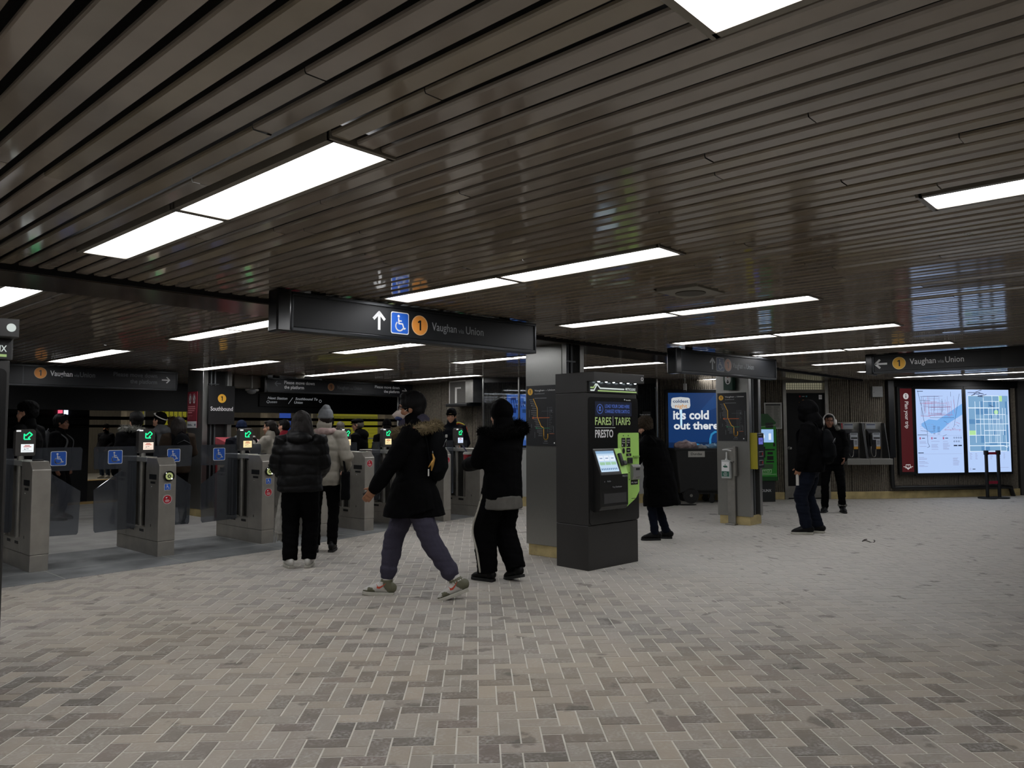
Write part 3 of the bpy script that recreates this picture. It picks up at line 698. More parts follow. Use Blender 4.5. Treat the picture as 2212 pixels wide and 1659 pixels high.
lab(onslope(g).build('touch_screen', [emat('scr_pale', '#b9d3ea', 1.), emat('scr_blue', '#86aed2', .9), emat('scr_white', '#dfeaf5', 1.), emat('scr_navy', '#5a7fb0', .8), emat('scr_green', '#9cc9a4', .9)], t), 'lit pale blue touch screen')
g = MB(); g.rect(.345, .452, -.285, -.0, -.003, 0); lab(onslope(g).build('lime_slope', LIME, t), 'lime strip beside the screen')
g = MB(); g.box(.365, .41, -.035, -.004, -.20, -.06); g.box(.38, .435, -.05, -.02, -.20, -.15); onslope(g).build('payment_terminal', mat('terminal', '#151617', .4), t, .008)
g = MB(); y = -.1265; g.rect(.11, .48, .69, .79, y, 0); g.rect(.105, .485, .685, .795, y + .0005, 1); g.rrect(.14, .24, .90, .935, .006, y, 2); g.text('Audio', .19, .911, .017, y - .001, 3, al='C'); g.rrect(.23, .42, .835, .875, .006, y, 2); g.text('Tray | Distributeur', .325, .848, .017, y - .001, 3, al='C', w=.16); g.text('PRESTO', .46, .955, .018, y, 3, al='C'); g.disc(.12, .917, .005, y, 3)
lab(g.build('ticket_tray', [mat('tray_grey', '#3a3a3b', .4), mat('tray_rim', '#232324', .4), BLACK, GREYP], t), 'dark grey ticket tray with small labels')

# second fare machine, cut by the left edge of the picture
t = thing('fare_machine', 'black fare machine cut off by the left edge of the photo', 'ticket machine', (.36, 4.77, 0), rad(0))
b = MB(); b.box(0, .84, 0, .45, 0, .46); b.build('base', MBLK, t, .006)
b = MB(); b.box(0, .84, 0, .45, .463, 1.845); b.build('cabinet', MBLK, t, .006)
b = MB(); b.rrect(.015, .825, .47, 1.80, .03, -.008, 0); b.build('front_panel', MGLS, t)
b = MB(); b.prism([(-.10, 1.962), (-.10, 2.06), (.45, 2.06), (.45, 1.848), (0.002, 1.848), (0.002, 1.962)], -.003, .853, 'x'); b.build('header', MBLK, t, .004)
g = MB(); g.rect(.01, .84, 1.85, 1.960, -.012, 0); g.text('METROLINX', .62, 1.89, .034, -.013, 1, w=.20); g.rect(.17, .82, 1.862, 1.876, -.013, 2); g.disc(.815, 2.012, .022, -.102, 1); g.build('logo', [mat('recess_black', '#060606', .4), emat('logo_white', '#dfe9e4', .75), emat('logo_lime', '#b9d98a', .6)], t)

# ------------------------------------------------------------------ fare gates
G_ARW = emat('gate_arrow', '#20ff9a', 1.3)
def gate(label, x, w=.19, wide_l=0, wide_r=0, tone='w', reader=True, blank=False, head=True, small=False):
    t = thing('fare_gate', label, 'fare gate', (x - w, 9.05, 0), 0, 'row of fare gates')
    D = 1.22
    b = MB(); b.box(.003, w - .003, .003, D, 0, .17); b.build('plinth', GATE, t, .004)
    b = MB(); b.prism([(0, .172), (0, 1.055), (.085, 1.14), (.36, 1.14), (.36, .172)], 0, w, 'x'); b.build('front_pillar', GATE, t, .008)
    b = MB(); b.prism([(.92, .172), (.92, 1.14), (D - .02, 1.14), (D, 1.12), (D, .172)], 0, w, 'x'); b.build('rear_pillar', GATE, t, .008)
    b = MB(); b.box(0, w, .36, .92, .172, .31); b.build('deck', GATE, t, .004)
    b = MB(); b.box(w * .45, w * .75, .36, .92, .31, 1.06); b.box(.02, w - .02, .40, .42, .31, 1.06, 1); b.box(.02, w - .02, .80, .83, .31, 1.06, 1); b.build('inner_panel', [mat('gate_inner', '#4b4a47', .4, .7), GATE], t)
    b = MB(); b.box(.0, w, .36, .92, 1.085, 1.14); b.build('bridge_rail', mat('gate_light', '#b5b5b0', .35, .6), t, .004)
    b = MB(); b.cyl((.055, .62, .31), (.055, .62, 1.19), .034, 20); b.cyl((.055, .62, .93), (.055, .62, .945), .037, 20); b.cyl((.055, .62, .55), (.055, .62, .56), .037, 20); b.build('pole', STEEL2, t)
    for y0, y1, z0, z1 in ((.07, .27, .885, .945), (.10, .23, .835, .862), (.97, 1.13, .885, .945), (1.0, 1.1, .835, .862), (.40, .52, .255, .285), (.68, .80, .255, .285), (.20, .21, .33, .36), (1.06, 1.07, .33, .36)):
        b = MB(); b.box(-.002, .002, y0, y1, z0, z1); b.build('slot', BLACK, t)
    for y0 in (.20, 1.04):
        b = MB(); b.ell((-.004, y0, .80), (.006, .010, .010)); b.build('lock', STEEL, t)
    b = MB(); b.box(w * .3, w * .85, .17, .21, 1.14, 1.155); b.build('sensor_bar', BLACK, t)
    if head:
        cx = .09; hw = .098 if not small else .085
        b = MB(); pz = [(-hw + .012, 1.185), (hw - .012, 1.185), (hw, 1.205), (hw, 1.455), (hw - .025, 1.48), (-hw + .025, 1.48), (-hw, 1.455), (-hw, 1.205)]
        b.prism([(cx + p, z) for p, z in pz], .585, .675, 'y'); b.build('display_head', mat('head_grey', '#4a4846', .4, .3), t, .006)
        b = MB(); b.box(cx - hw + .006, cx - hw + .05, .583, .586, 1.452, 1.468); b.build('painted_glint', emat('head_glint', '#ffffff', .9), t)  # small glowing strip paints a glint on the head, no lamp there
        g = MB(); y = .583; ac = (cx + .015, 1.40); r = .035
        q = lambda p, z: (ac[0] + (p - z) * .7071, ac[1] + (p + z) * .7071)
        g.stroke([q(-.045, 0), q(-.005, .04), q(-.005, .018), q(.045, .018), q(.045, -.018), q(-.005, -.018), q(-.005, -.04), q(-.045, 0)], .012, y, 0); lab(g.build('arrow_light', G_ARW, t), 'glowing green arrow')
        g = MB(); c = {'w': '#e9eef0', 'p': '#f4ddcc', 'y': '#f6e0a8', 'b': '#cfdcf5'}[tone]
        g.rect(cx - .045, cx + .078, 1.225, 1.315, y, 0); g.stroke([(cx - .01, 1.30), (cx + .04, 1.30)], .008, y - .001, 1); g.stroke([(cx - .02, 1.286), (cx + .055, 1.286)], .008, y - .001, 1); g.rect(cx - .015, cx + .0, 1.256, 1.264, y - .001, 2); g.rect(cx + .005, cx + .03, 1.262, 1.267, y - .001, 2); g.rect(cx - .03, cx + .06, 1.242, 1.245, y - .001, 2)
        lab(g.build('info_screen', [emat('gate_scr_' + tone, c, 1.1), emat('scr_red', '#d05040', .7), emat('scr_grey', '#6b6b78', .6)], t), 'small lit screen with red and grey lines')
    if not blank:
        zz = .655 if reader else .97
        g = MB(); g.disc(w / 2, zz, .052, -.002, 0); g.disc(w / 2, zz, .048, -.0024, 1); g.rect(w / 2 - .018, w / 2 + .002, zz + .014, zz + .026, -.003, 0); g.rect(w / 2 - .002, w / 2 + .014, zz + .012, zz + .022, -.0033, 2)
        for k in range(3): g.rect(w / 2 - .028 + .008 * (k != 1), w / 2 + .028 - .008 * (k != 1), zz - .008 - k * .011, zz - .004 - k * .011, -.003, 0)
        lab(g.build('stop_sticker', [WHITE, RED, BLACK], t), 'round red warning sticker')
    if reader:
        g = MB(); g.tube([(w * .55, 0, .925), (w * .55, -.02, .925)], .062, 24, caps=False, sm=False); g.build('card_reader', mat('reader_ring', '#0a0b0b', .3), t)
        g = MB(); g.disc(w * .55, .925, .043, -.0205, 0); g.disc(w * .55, .925, .021, -.021, 1); g.disc(w * .55, .925, .009, -.0215, 0); g.disc(w * .55 - .036, .962, .006, -.021, 2); g.disc(w * .55 + .03, .895, .010, -.021, 2); lab(g.build('reader_light', [emat('reader_green', '#aeb878', .7), BLACK, emat('reader_white', '#ffffff', 1.2)], t), 'pale green reader ring')
        g = MB(); wheelchair(g, w / 2, .80, .075, -.002, 0, 1); lab(g.build('access_sticker', [BLUE, WHITE], t), 'small blue wheelchair sticker')
    def paddle(sgn, L, sticker=True):
        xs = lambda u: (w + u * L) if sgn > 0 else (-u * L)
        pts = [(0, .28), (.94, .265), (.97, .29), (1.0, .76), (.35, .985), (.35, 1.0), (1.0, 1.005), (1.02, 1.245), (.98, 1.27), (0, 1.27)]
        if sgn > 0: P = [(xs(u), z) for u, z in pts]
        else: P = [(xs(u), z) for u, z in pts][::-1]
        g = MB(); g.poly(P, .655, 0); p = g.build('glass_paddle', SMOKE, t, 0, 2, .012); lab(p, 'smoked glass paddle')
        if sticker:
            g = MB(); wheelchair(g, xs(.52), 1.145, .165, .6485, 0, 1); lab(g.build('access_sticker', [BLUE, WHITE], p), 'large blue wheelchair sticker')
    if wide_r: paddle(1, wide_r)
    if wide_l: paddle(-1, wide_l)
    if small or not (wide_l and wide_r):
        for sg, ln in ((-1, .16), (1, .16)):
            if (sg < 0 and wide_l) or (sg > 0 and wide_r): continue
            x0 = w if sg > 0 else -ln
            g = MB(); g.rrect(x0 + .005, x0 + ln, .36, 1.27, .02, .655, 0); lab(g.build('glass_paddle', SMOKE, t, 0, 2, .012), 'narrow smoked glass paddle')
    return t
gate('first fare gate from the left, with plain steel front and white screen', 2.69, .18, wide_r=.50, blank=True, reader=False)
gate('second fare gate, standing alone between wheelchair paddles, with round reader', 4.01, .20, wide_l=.48, wide_r=.48, tone='p')
gate('third fare gate, left of the person in black puffer jacket, with round reader', 5.30, .18, wide_l=.50, tone='y')
gate('fare gate hidden behind the two people queueing', 6.12, .17, reader=False, small=True, head=False)
gate('fare gate right of the grey beanie person, red sticker on its front', 6.91, .17, tone='y', reader=False, small=True)
gate('fare gate left of the person in fur-hooded parka', 7.69, .17, tone='y', reader=False, small=True, blank=True)
gate('fare gate showing its red sticker just right of the black backpack', 8.44, .16, reader=False, head=False, small=True)
gate('rightmost fare gate, its bluish screen in front of the attendant', 9.27, .17, tone='b', reader=False, small=True, blank=True)

# ------------------------------------------------------------------ platform column and transfer machine
t, Wd = column('platform column with red notice and southbound sign behind the second and third gates', 5.98, 12.55, 13.12, .52)
t = thing('notice', 'tall red notice with two white ovals on the platform column', 'notice', (5.97, 13.08, 1.50), -PI / 2)
b = MB(); b.box(0, .36, -.008, 0, 0, .62); b.build('board', [mat('notice_red', '#7e1c2c', .6)], t)
g = MB(); y = -.0085
g.rect(0, .36, 0, .11, y, 0); g.rect(.03, .05, .03, .07, y - .001, 2); g.rect(.06, .17, .05, .06, y - .001, 2); g.rect(.06, .2, .035, .043, y - .001, 2); g.disc(.30, .05, .02, y - .001, 2)
for cx in (.10, .25): g.disc(cx, .50, .048, y, 0, r0=.043, rz=.085); g.disc(cx, .51, .034, y, 0, rz=.05); g.disc(cx, .44, .02, y, 0); g.stroke([(cx - .035, .555), (cx + .035, .455)], .012, y - .001, 2)
for i, ln in enumerate((.26, .27, .24, .15)): g.rect(.03, .03 + ln, .355 - i * .034, .372 - i * .034, y, 1)
for i, ln in enumerate((.17, .05, .03)): g.rect(.03, .03 + ln, .205 - i * .022, .211 - i * .022, y, 1)
g.build('print', [WHITE, mat('pink_print', '#d98a92', .6), mat('print_navy', '#2a3350', .6)], t)
t = thing('platform_sign', 'black southbound sign with orange 1 on the platform column', 'sign', (6.02, 12.52, 1.56))
b = MB(); b.box(.04, .50, -.03, 0, 0, .66); b.build('board', mat('board_black', '#0a0b0d', .5), t)
g = MB(); bullet(g, .27, .44, .075, -.031, 0, 1); g.text('Southbound', .27, .23, .07, -.031, 2, w=.40, al='C', bold=.02); g.build('lettering', [YEL, BLACK, WHITE], t)
t = thing('transfer_machine', 'red transfer machine in front of the platform column', 'ticket machine', (6.05, 11.85, 0), rad(-6))
b = MB(); b.box(0, .62, 0, .45, 0, 1.22); b.build('cabinet', RED2, t, .008)
b = MB(); b.prism([(-.03, 1.22), (-.03, 1.26), (.45, 1.34), (.45, 1.22)], -.01, .63, 'x'); lab(b.build('top', mat('transfer_top', '#b05058', .35), t, .004), 'pale red sloping top')
g = MB(); g.rect(.22, .62, 1.06, 1.17, -.001, 0); g.text('Transfers', .24, 1.085, .06, -.002, 1, w=.36, bold=.02); g.rect(.22, .40, 1.0, 1.04, -.001, 2); g.build('label', [BLACK, WHITE, RED], t)

# ------------------------------------------------------------------ ticket booth and things inside
BA, BB, BC, BD = V((10.5, 10.35)), V((11.15, 9.25)), V((13.2, 8.15)), V((13.45, 8.42))
t = thing('ticket_booth', 'glazed ticket booth with steel posts behind the fare machine', 'booth', (11.2, 9.6, 0)); off = V((11.2, 9.6))
def bw(mb, p, q, z0, z1, th, m=0, a=0, b_=1):
    p, q = p - off, q - off; d = q - p; n = V((-d.y, d.x)).normalized() * th; p, q = p + d * a, p + d * b_
    vs = [(p.x, p.y, z0), (q.x, q.y, z0), (q.x + n.x, q.y + n.y, z0), (p.x + n.x, p.y + n.y, z0)]
    mb.add(vs + [(x, y, z1) for x, y, _ in vs], [(3, 2, 1, 0), (4, 5, 6, 7)] + [(i, (i + 1) % 4, 4 + (i + 1) % 4, 4 + i) for i in range(4)], m)
F3 = ((BA, BB), (BB, BC), (BC, BD))
b = MB(); [bw(b, p, q, 0, .18, .06) for p, q in F3]; b.build('plinth', CONC, t)
b = MB(); [bw(b, p, q, .18, 1.06, .05) for p, q in F3]; b.build('counter_wall', mat('booth_white', '#a7a8a6', .5), t, .004)
b = MB(); [bw(b, p, q, 1.06, 1.10, .30) for p, q in F3[:2]]; b.build('counter', STEEL2, t)
b = MB(); [bw(b, p, q, 2.36, 2.455, .06) for p, q in F3]; b.build('fascia', mat('booth_fascia', '#1d1c1b', .4), t)
for p, q in F3:
    b = MB(); bw(b, p, q, 1.1, 2.36, .010, 0, .01, .99); b.build('glass_pane', CLEAR, t)
b = MB()
for p in (BA, BB, BC, BA.lerp(BB, .55), BB.lerp(BC, .33), BB.lerp(BC, .66)): q = p - off; b.box(q.x - .014, q.x + .014, q.y - .014, q.y + .014, 1.06, 2.455)
b.build('post', STEEL, t)
g = MB(); g.rect(0, .16, 0, .05, 0, 0); g.stroke([(.10, .01), (.13, .10)], .02, -.001, 1); m_ = g.build('handle', [STEEL2, BLACK], t); m_.location = (BA.lerp(BB, .8).x - off.x - .03, BA.lerp(BB, .8).y - off.y - .05, .72); m_.rotation_euler = (0, 0, math.atan2((BB - BA).y, (BB - BA).x))
# monitor seen through the glass
mp = V((10.95, 10.15))
t = thing('monitor', 'large blue security monitor glowing inside the ticket booth', 'monitor', (mp.x, mp.y, 1.14), rad(-46))
b = MB(); b.box(-.02, 1.02, 0, .05, -.02, 1.02); b.build('case', BLACK, t)
g = MB(); g.rect(0, 1, 0, 1, -.001, 0); rn = random.Random(8)
for i in range(46):
    x, z = rn.uniform(.0, .9), rn.uniform(0, .92); w, h = rn.uniform(.03, .12), rn.uniform(.02, .1); g.rect(x, min(1, x + w), z, min(1, z + h), -.002 - i * .00005, 1 + i % 4)
for i in range(12): g.stroke([(.08 + .045 * i, .92 - i * .012), (.11 + .045 * i, .72 + i * .006)], .013, -.0048, 1)
g.stroke([(.55, .1), (.98, .32)], .02, -.005, 3); g.stroke([(.55, .04), (.98, .24)], .012, -.005, 3)
g.build('screen', [emat('cctv', '#4a7ad6', .8), emat('cctv1', '#1f3a86', .7), emat('cctv2', '#8db4f2', .9), emat('cctv3', '#c4d8f8', .9), emat('cctv4', '#33568f', .8)], t)
route = PA0
t = thing('booth_notice', 'small dark notice on the booth glass behind the brown fuzzy hat', 'notice', (13.0, 8.24, 1.30), math.atan2((BC - BB).y, (BC - BB).x))
b = MB(); b.box(-.12, .06, -.012, -.004, 0, .50); b.text('Vaughan via Union', .05, .43, .022, -.013, 1, al='R'); b.text('Southbound', -.02, .40, .016, -.013, 1, al='R')
for i in range(7): b.rect(-.10, .0, .10 + i * .04, .106 + i * .04, -.013, 1 if i % 2 else 2)
b.build('sheet', [mat('board_black', '#0a0b0d', .5), WHITE, mat('line_orange', '#c4683a', .55)], t)
# ventilation unit and black shelf on the left back wall
dl = (PL0 - V((11.27, 13.75))); aL = math.atan2(dl.y, dl.x); uL = dl.normalized(); q = V((11.27, 13.75)) + uL * 2.28
t = thing('wall_unit', 'speckled grey unit with steel side high on the ribbed wall above the attendant', 'wall unit', (q.x, q.y, 1.94), aL)
b = MB(); b.box(0, .55, -.28, -.0, .05, .50); b.build('case', mat('speckled_grey', '#3f3d39', .8, nz=.5, ns=160), t)
b = MB(); b.box(-.005, .02, -.285, 0, .04, .51); b.box(0, .56, -.285, 0, .48, .51); b.box(.2, .26, -.284, -.27, .05, .36); b.box(.2, .4, -.284, -.27, .34, .37); b.build('trim_strip', mat('light_strip', '#a9a8a2', .5), t)
b = MB(); b.box(.55, .80, -.28, 0, .05, .51); b.build('steel_side', STEEL2, t)
b = MB(); b.box(-.02, .70, -.36, 0, -.02, .04); b.build('ledge', BLACK, t, .01)
t = thing('poster_case', 'white framed route map poster behind the head of the person in the fur-hooded parka', 'poster', (10.86, 13.38, .75), rad(-47))
b = MB(); b.box(-.02, .62, 0, .04, -.75, 1.46); b.build('frame', mat('frame_white', '#b9bab8', .5), t)
g = MB(); g.rect(.01, .59, .02, 1.43, -.001, 0); g.disc(.09, 1.33, .04, -.002, 1); g.rect(.16, .40, 1.34, 1.355, -.002, 2); g.rect(.16, .34, 1.30, 1.312, -.002, 2); g.stroke([(.1, 1.1), (.25, .8), (.3, .4), (.42, .35)], .01, -.002, 1); g.build('map', [mat('poster_dark', '#23262c', .5), YEL, GREYP], t)
# ------------------------------------------------------------------ things along the right-hand wall
def onA(s, off=0.): q = PA0 + UA * s; n = V((UA.y, -UA.x)); q = q + n * off; return (q.x, q.y)
def onB(s, off=0.): q = PA1 + UB * s; n = V((UB.y, -UB.x)); q = q + n * off; return (q.x, q.y)
def bars(mb, x0, z, y, m, widths, dz, h):
    for i, w in enumerate(widths):
        if w: mb.rect(x0, x0 + w, z - i * dz - h, z - i * dz, y, m)
# blue poster light box
q = onA(.04, .02); t = thing('poster_light_box', "lit blue poster reading it's cold out there above the black bin", 'poster', (q[0], q[1], .9), AA)
b = MB(); b.box(-.06, 1.38, -.06, 0, -.06, 1.36); b.build('frame', BLACK, t, .006)
g = MB(); g.rect(0, 1.32, 0, 1.29, -.0615, 0); g.poly([(.55, .80), (1.32, 1.12), (1.32, 1.29), (1.0, 1.29)], -.062, 1); g.rect(0, 1.32, 0, .28, -.062, 2); lab(g.build('poster', [emat('poster_blue', '#123e7a', .6), emat('poster_blue2', '#1a4c8c', .6), emat('poster_navy', '#0d2a55', .6)], t), 'deep blue poster sheet')
g = MB(); g.poly([(.07, 1.17), (.10, 1.19), (.26, 1.205), (.42, 1.19), (.45, 1.17), (.46, 1.03), (.44, .98), (.26, .945), (.08, .98), (.06, 1.03)], -.063, 0)
g.text('coldest', .26, 1.09, .062, -.0636, 1, w=.32, al='C', bold=.02); g.text('night', .145, .985, .075, -.0636, 2, w=.25); g.text('of the year', .095, 1.02, .012, -.0636, 1); g.build('badge', [emat('badge_white', '#ced3d6', .8), emat('badge_navy', '#25406a', .8), emat('badge_orange', '#d99a4a', .8)], t)
g = MB(); g.text("it's cold", .10, .755, .175, -.063, 0, w=.74, bold=.03); g.build('lettering', emat('poster_white', '#e4e8ec', .85), t)
g = MB(); g.text('out there', .11, .55, .15, -.063, 0, w=.93, bold=.03); g.build('lettering', emat('poster_white', '#e4e8ec', .85), t)
g = MB(); g.rect(.245, .285, .62, .945, -.0645, 0); g.build('light_bar', emat('poster_ice', '#bfe2f4', 1.), t)
g = MB(); g.stroke([(x, z) for x, z in ((.44, .16), (.50, .22), (.58, .24), (.66, .22), (.78, .13))], .035, -.063, 0); g.stroke([(.86, .02), (.86, .34), (.89, .44), (.96, .49), (1.3, .49)], .04, -.063, 0); g.build('blue_line', emat('poster_sky', '#2f86b8', .8), t)
# black tilt bin
q = onA(.03, .43); bx = V(q); t = thing('wheeled_bin', 'large black wheeled rubbish bin with a Dundas label, below the blue poster', 'bin', (bx.x, bx.y, 0), AA)
BIN = mat('bin_plastic', '#121314', .5, bump=.05)
b = MB(); b.prism([(.06, .20), (.20, .24), (1.20, .24), (1.30, .60), (1.34, 1.04), (-.02, 1.04), (.0, .75)], -.30, .30, 'y'); b.build('tub', BIN, t, .03, 3)
b = MB(); b.box(-.05, 1.37, -.32, -.29, 1.03, 1.075); b.box(-.05, 1.37, .29, .32, 1.03, 1.075); b.box(-.05, -.01, -.29, .29, 1.03, 1.075); b.box(1.33, 1.37, -.29, .29, 1.03, 1.075); b.build('rim', BIN, t, .012)
b = MB(); b.box(.20, 1.20, -.22, .22, .18, .245); b.build('base_frame', BLACK, t)
for y in (-.30, .23):
    b = MB(); b.tube([(.27, y, .16), (.27, y + .07, .16)], .155, 32, caps=False, sm=False); b.disc(.27, .16, .115, y - .002, 1); b.disc(.27, .16, .03, y - .003, 2); b.build('wheel', [mat('tyre', '#1b1b1b', .8), BLACK, STEEL2], t, .01)
for y in (-.2, .2):
    b = MB(); b.tube([(.70, y - .02, .065), (.70, y + .02, .065)], .06, 18, caps=False, sm=False); b.box(.66, .76, y - .03, y + .03, .12, .2); b.build('caster', BLACK, t)
g = MB(); g.rect(.22, .55, .905, 1.02, -.302, 0); g.text('Dundas', .385, .945, .045, -.3026, 1, w=.22, al='C'); g.build('name_label', [mat('label_paper', '#b8b6b0', .6), BLACK], t)
def bag(name, label, loc, r, m, sd):
    mb = MB(); mb.ell((0, 0, r[2] * .8), r, nu=20, nv=12)
    o = remesh(name, mb, m, None, .02, 2, lambda c: .03 * noise.noise(c * 9 + V((sd, 0, 0))) + .02 * noise.noise(c * 21))
    o.location = loc; o.rotation_euler = (0, 0, AA); tag(o, label, 'rubbish bag', 'rubbish bags on the bin')
    return o
w_ = lambda a, b_, z: (bx.x + UA.x * a - UA.y * b_, bx.y + UA.y * a + UA.x * b_, z)
bag('rubbish_bag', 'crumpled white and pink rubbish bag on the left of the black bin', w_(.26, 0, 1.04), (.24, .20, .10), mat('bag_pink', '#a89494', .35, nz=.3, ns=14), 1)
bag('rubbish_bag', 'pale blue plastic rubbish bag on the right of the black bin', w_(.88, 0, 1.04), (.26, .20, .065), mat('bag_blue', '#5f8aa8', .3, nz=.3, ns=12), 5)
bag('rubbish_bag', 'small white plastic rubbish bag between pink and blue bags on the black bin', w_(.56, -.08, 1.04), (.09, .12, .055), mat('bag_white', '#a4a8a8', .3, nz=.3, ns=14), 9)
# green fare machine
q = onA(1.45, .50); t = thing('fare_machine', 'green fare machine with lit blue screen against the ribbed wall left of the door', 'ticket machine', (q[0], q[1], 0), AA)
GRN = mat('machine_green', '#2c8a2e', .4); GRN2 = mat('machine_dark_green', '#174d20', .4)
b = MB(); b.box(.04, .62, .02, .44, 0, .43); b.text('METROLINX', .36, .20, .05, .019, 1, w=.36, al='C'); b.build('base', [mat('machine_base', '#1c201f', .5), WHITE], t)
b = MB(); b.prism([(0, .47), (.06, .43), (.45, .43), (.45, 1.52), (0, 1.50)], 0, .66, 'x'); b.build('cabinet', GRN, t, .01)
b = MB(); b.prism([(0, 1.50), (.42, 1.50), (.60, 1.50), (.66, 1.56), (.66, 1.58), (.50, 1.75), (0, 1.76)], .0, .45, 'y'); b.build('hood', GRN2, t, .008)
b = MB(); b.box(-.005, .665, -.012, 0, .42, .50); b.build('skirt', GRN2, t)
g = MB(); g.rect(.05, .60, 1.18, 1.44, -.004, 0); g.disc(.36, 1.30, .06, -.005, 1); g.rrect(.50, .55, 1.23, 1.36, .01, -.005, 1); g.rect(.1, .3, 1.38, 1.41, -.005, 2); lab(g.build('screen', [emat('green_scr', '#8fb4e2', 1.), emat('scr_white', '#dfeaf5', 1.), emat('scr_navy', '#5a7fb0', .8)], t), 'lit blue screen')
g = MB(); g.rrect(.44, .60, 1.47, 1.57, .01, -.003, 0); g.rrect(.40, .62, 1.02, 1.05, .005, -.003, 0); g.rrect(.47, .58, .94, .99, .005, -.003, 0); g.rrect(.46, .59, .83, .91, .005, -.003, 0); g.rrect(.44, .60, .78, .81, .005, -.003, 0); g.rect(.24, .58, .66, .75, -.003, 2); g.rrect(.59, .63, 1.10, 1.17, .005, -.003, 0)
g.build('slots', [BLACK, WHITE, mat('green_tray', '#3c5a3c', .4)], t)
g = MB(); g.box(.26, .40, -.08, 0, .88, 1.10); g.build('payment_terminal', BLACK, t, .01)
g = MB(); g.stroke([(.18, .55), (.54, .575), (.54, .645), (.18, .62), (.18, .55)], .01, -.003, 0); g.text('PRESTO', .20, .575, .045, -.003, 0, w=.31, rot=3.5); g.stroke([(.02, .52), (.64, .55)], .008, -.003, 0); g.stroke([(.02, 1.45), (.64, 1.53)], .008, -.003, 0); g.build('logo', mat('pale_green', '#b7d6b2', .5), t)
q = onA(2.06, .012); t = thing('notice', 'grey paper notice in a frame on the ribbed wall above the green machine', 'notice', (q[0], q[1], 1.45), AA)
b = MB(); b.box(0, .37, -.015, 0, 0, .54); b.build('frame', mat('frame_white', '#b9bab8', .5), t)
g = MB(); g.rect(.02, .35, .02, .52, -.0155, 0); g.rect(.03, .34, .48, .51, -.016, 1)
for c in (.04, .20):
    for i in range(18): g.rect(c, c + random.uniform(.08, .14), .455 - i * .024, .463 - i * .024, -.016, 2)
g.build('sheet', [mat('notice_paper', '#8a8983', .7), BLACK, mat('notice_print', '#55544f', .7)], t)
q = onA(4.33, .012); t = thing('junction_box', 'plain grey metal box high on the ribbed wall right of the door', 'box', (q[0], q[1], 2.10), AA)
b = MB(); b.box(0, .225, -.08, 0, 0, .225); b.build('case', mat('box_grey', '#6c6d6c', .5), t, .005)
b = MB(); b.disc(.03, .10, .008, -.081, 0); b.build('lock', BLACK, t)
# payphones
def phone(s, label, red):
    q = onA(s, .012); t = thing('payphone', label, 'payphone', (q[0], q[1], .72), AA, 'payphones'); t.scale = (.90, 1, 1)
    b = MB(); b.box(0, .52, -.03, 0, .0, .86); b.build('back_panel', STEEL2, t, .003)
    b = MB(); b.box(-.002, .522, -.40, 0, .0, .12); b.build('shelf', mat('shelf_steel', '#8a8985', .4, .5), t, .006)
    for x in (.0, .50):
        b = MB(); b.prism([(-.03, .84), (-.14, .84), (-.30, .12), (-.03, .12)], x, x + .018, 'x'); b.build('side_fin', mat('fin_grey', '#3b3c3d', .45, .3), t)
    b = MB(); b.prism([(-.03, .14), (-.10, .14), (-.14, .40), (-.14, .66), (-.03, .72)], .12, .42, 'x'); b.build('phone_body', mat('phone_black', '#0d0e14', .35), t, .008)
    g = MB(); y = -.142; g.poly([(.22, .64), (.22, .50), (.30, .50), (.30, .42), (.30, .36), (.40, .36), (.40, .64)], y, 0); g.rect(.24, .39, .52, .55, y - .001, 1)
    for i in range(4):
        for j in range(3): g.rect(.32 + j * .022, .335 + j * .022, .47 - i * .022, .483 - i * .022, y - .001, 1)
    g.rect(.24, .38, .61, .625, y - .001, 1); lab(g.build('face_plate', [mat('plate_silver', '#a5a9b0', .4, .2), BLACK], t), 'silver keypad plate')
    g = MB(); g.box(.30, .40, -.144, -.13, .31, .36); lab(g.build('coin_flap', mat('coin_orange', '#b7842a', .5), t), 'orange coin return')
    g = MB(); g.tube([(.165, -.17, .40), (.165, -.155, .50), (.165, -.17, .60)], [.03, .018, .03], 12); g.build('handset', mat('handset_black', '#101010', .3), t)
    g = MB(); g.tube(catmull([(.165, -.17, .40), (.15, -.19, .25), (.21, -.17, .15), (.28, -.14, .18), (.30, -.12, .30)], 5), .007, 8); g.build('handset_cord', STEEL2, t)
    g = MB(); g.rect(.14, .36, .73, .83, -.031, 0); g.rect(.15, .35, .80, .82, -.0315, 1); g.rect(.0, .11, .72, .84, -.032, 2); g.rect(.02, .09, .79, .80, -.033, 0)
    if not red: g.disc(.055, .80, .02, -.033, 0)
    lab(g.build('header_label', [mat('header_grey', '#8b8f95' if red else '#6b6c68', .5), mat('header_navy', '#2a3350', .5), RED if red else BLACK], t), 'paper label over the phone')
phone(3.60, 'payphone nearer the woman in white headphones, with a red label at its top', 1)
phone(4.075, 'payphone on the right of the pair, beside the black wall pipe', 0)
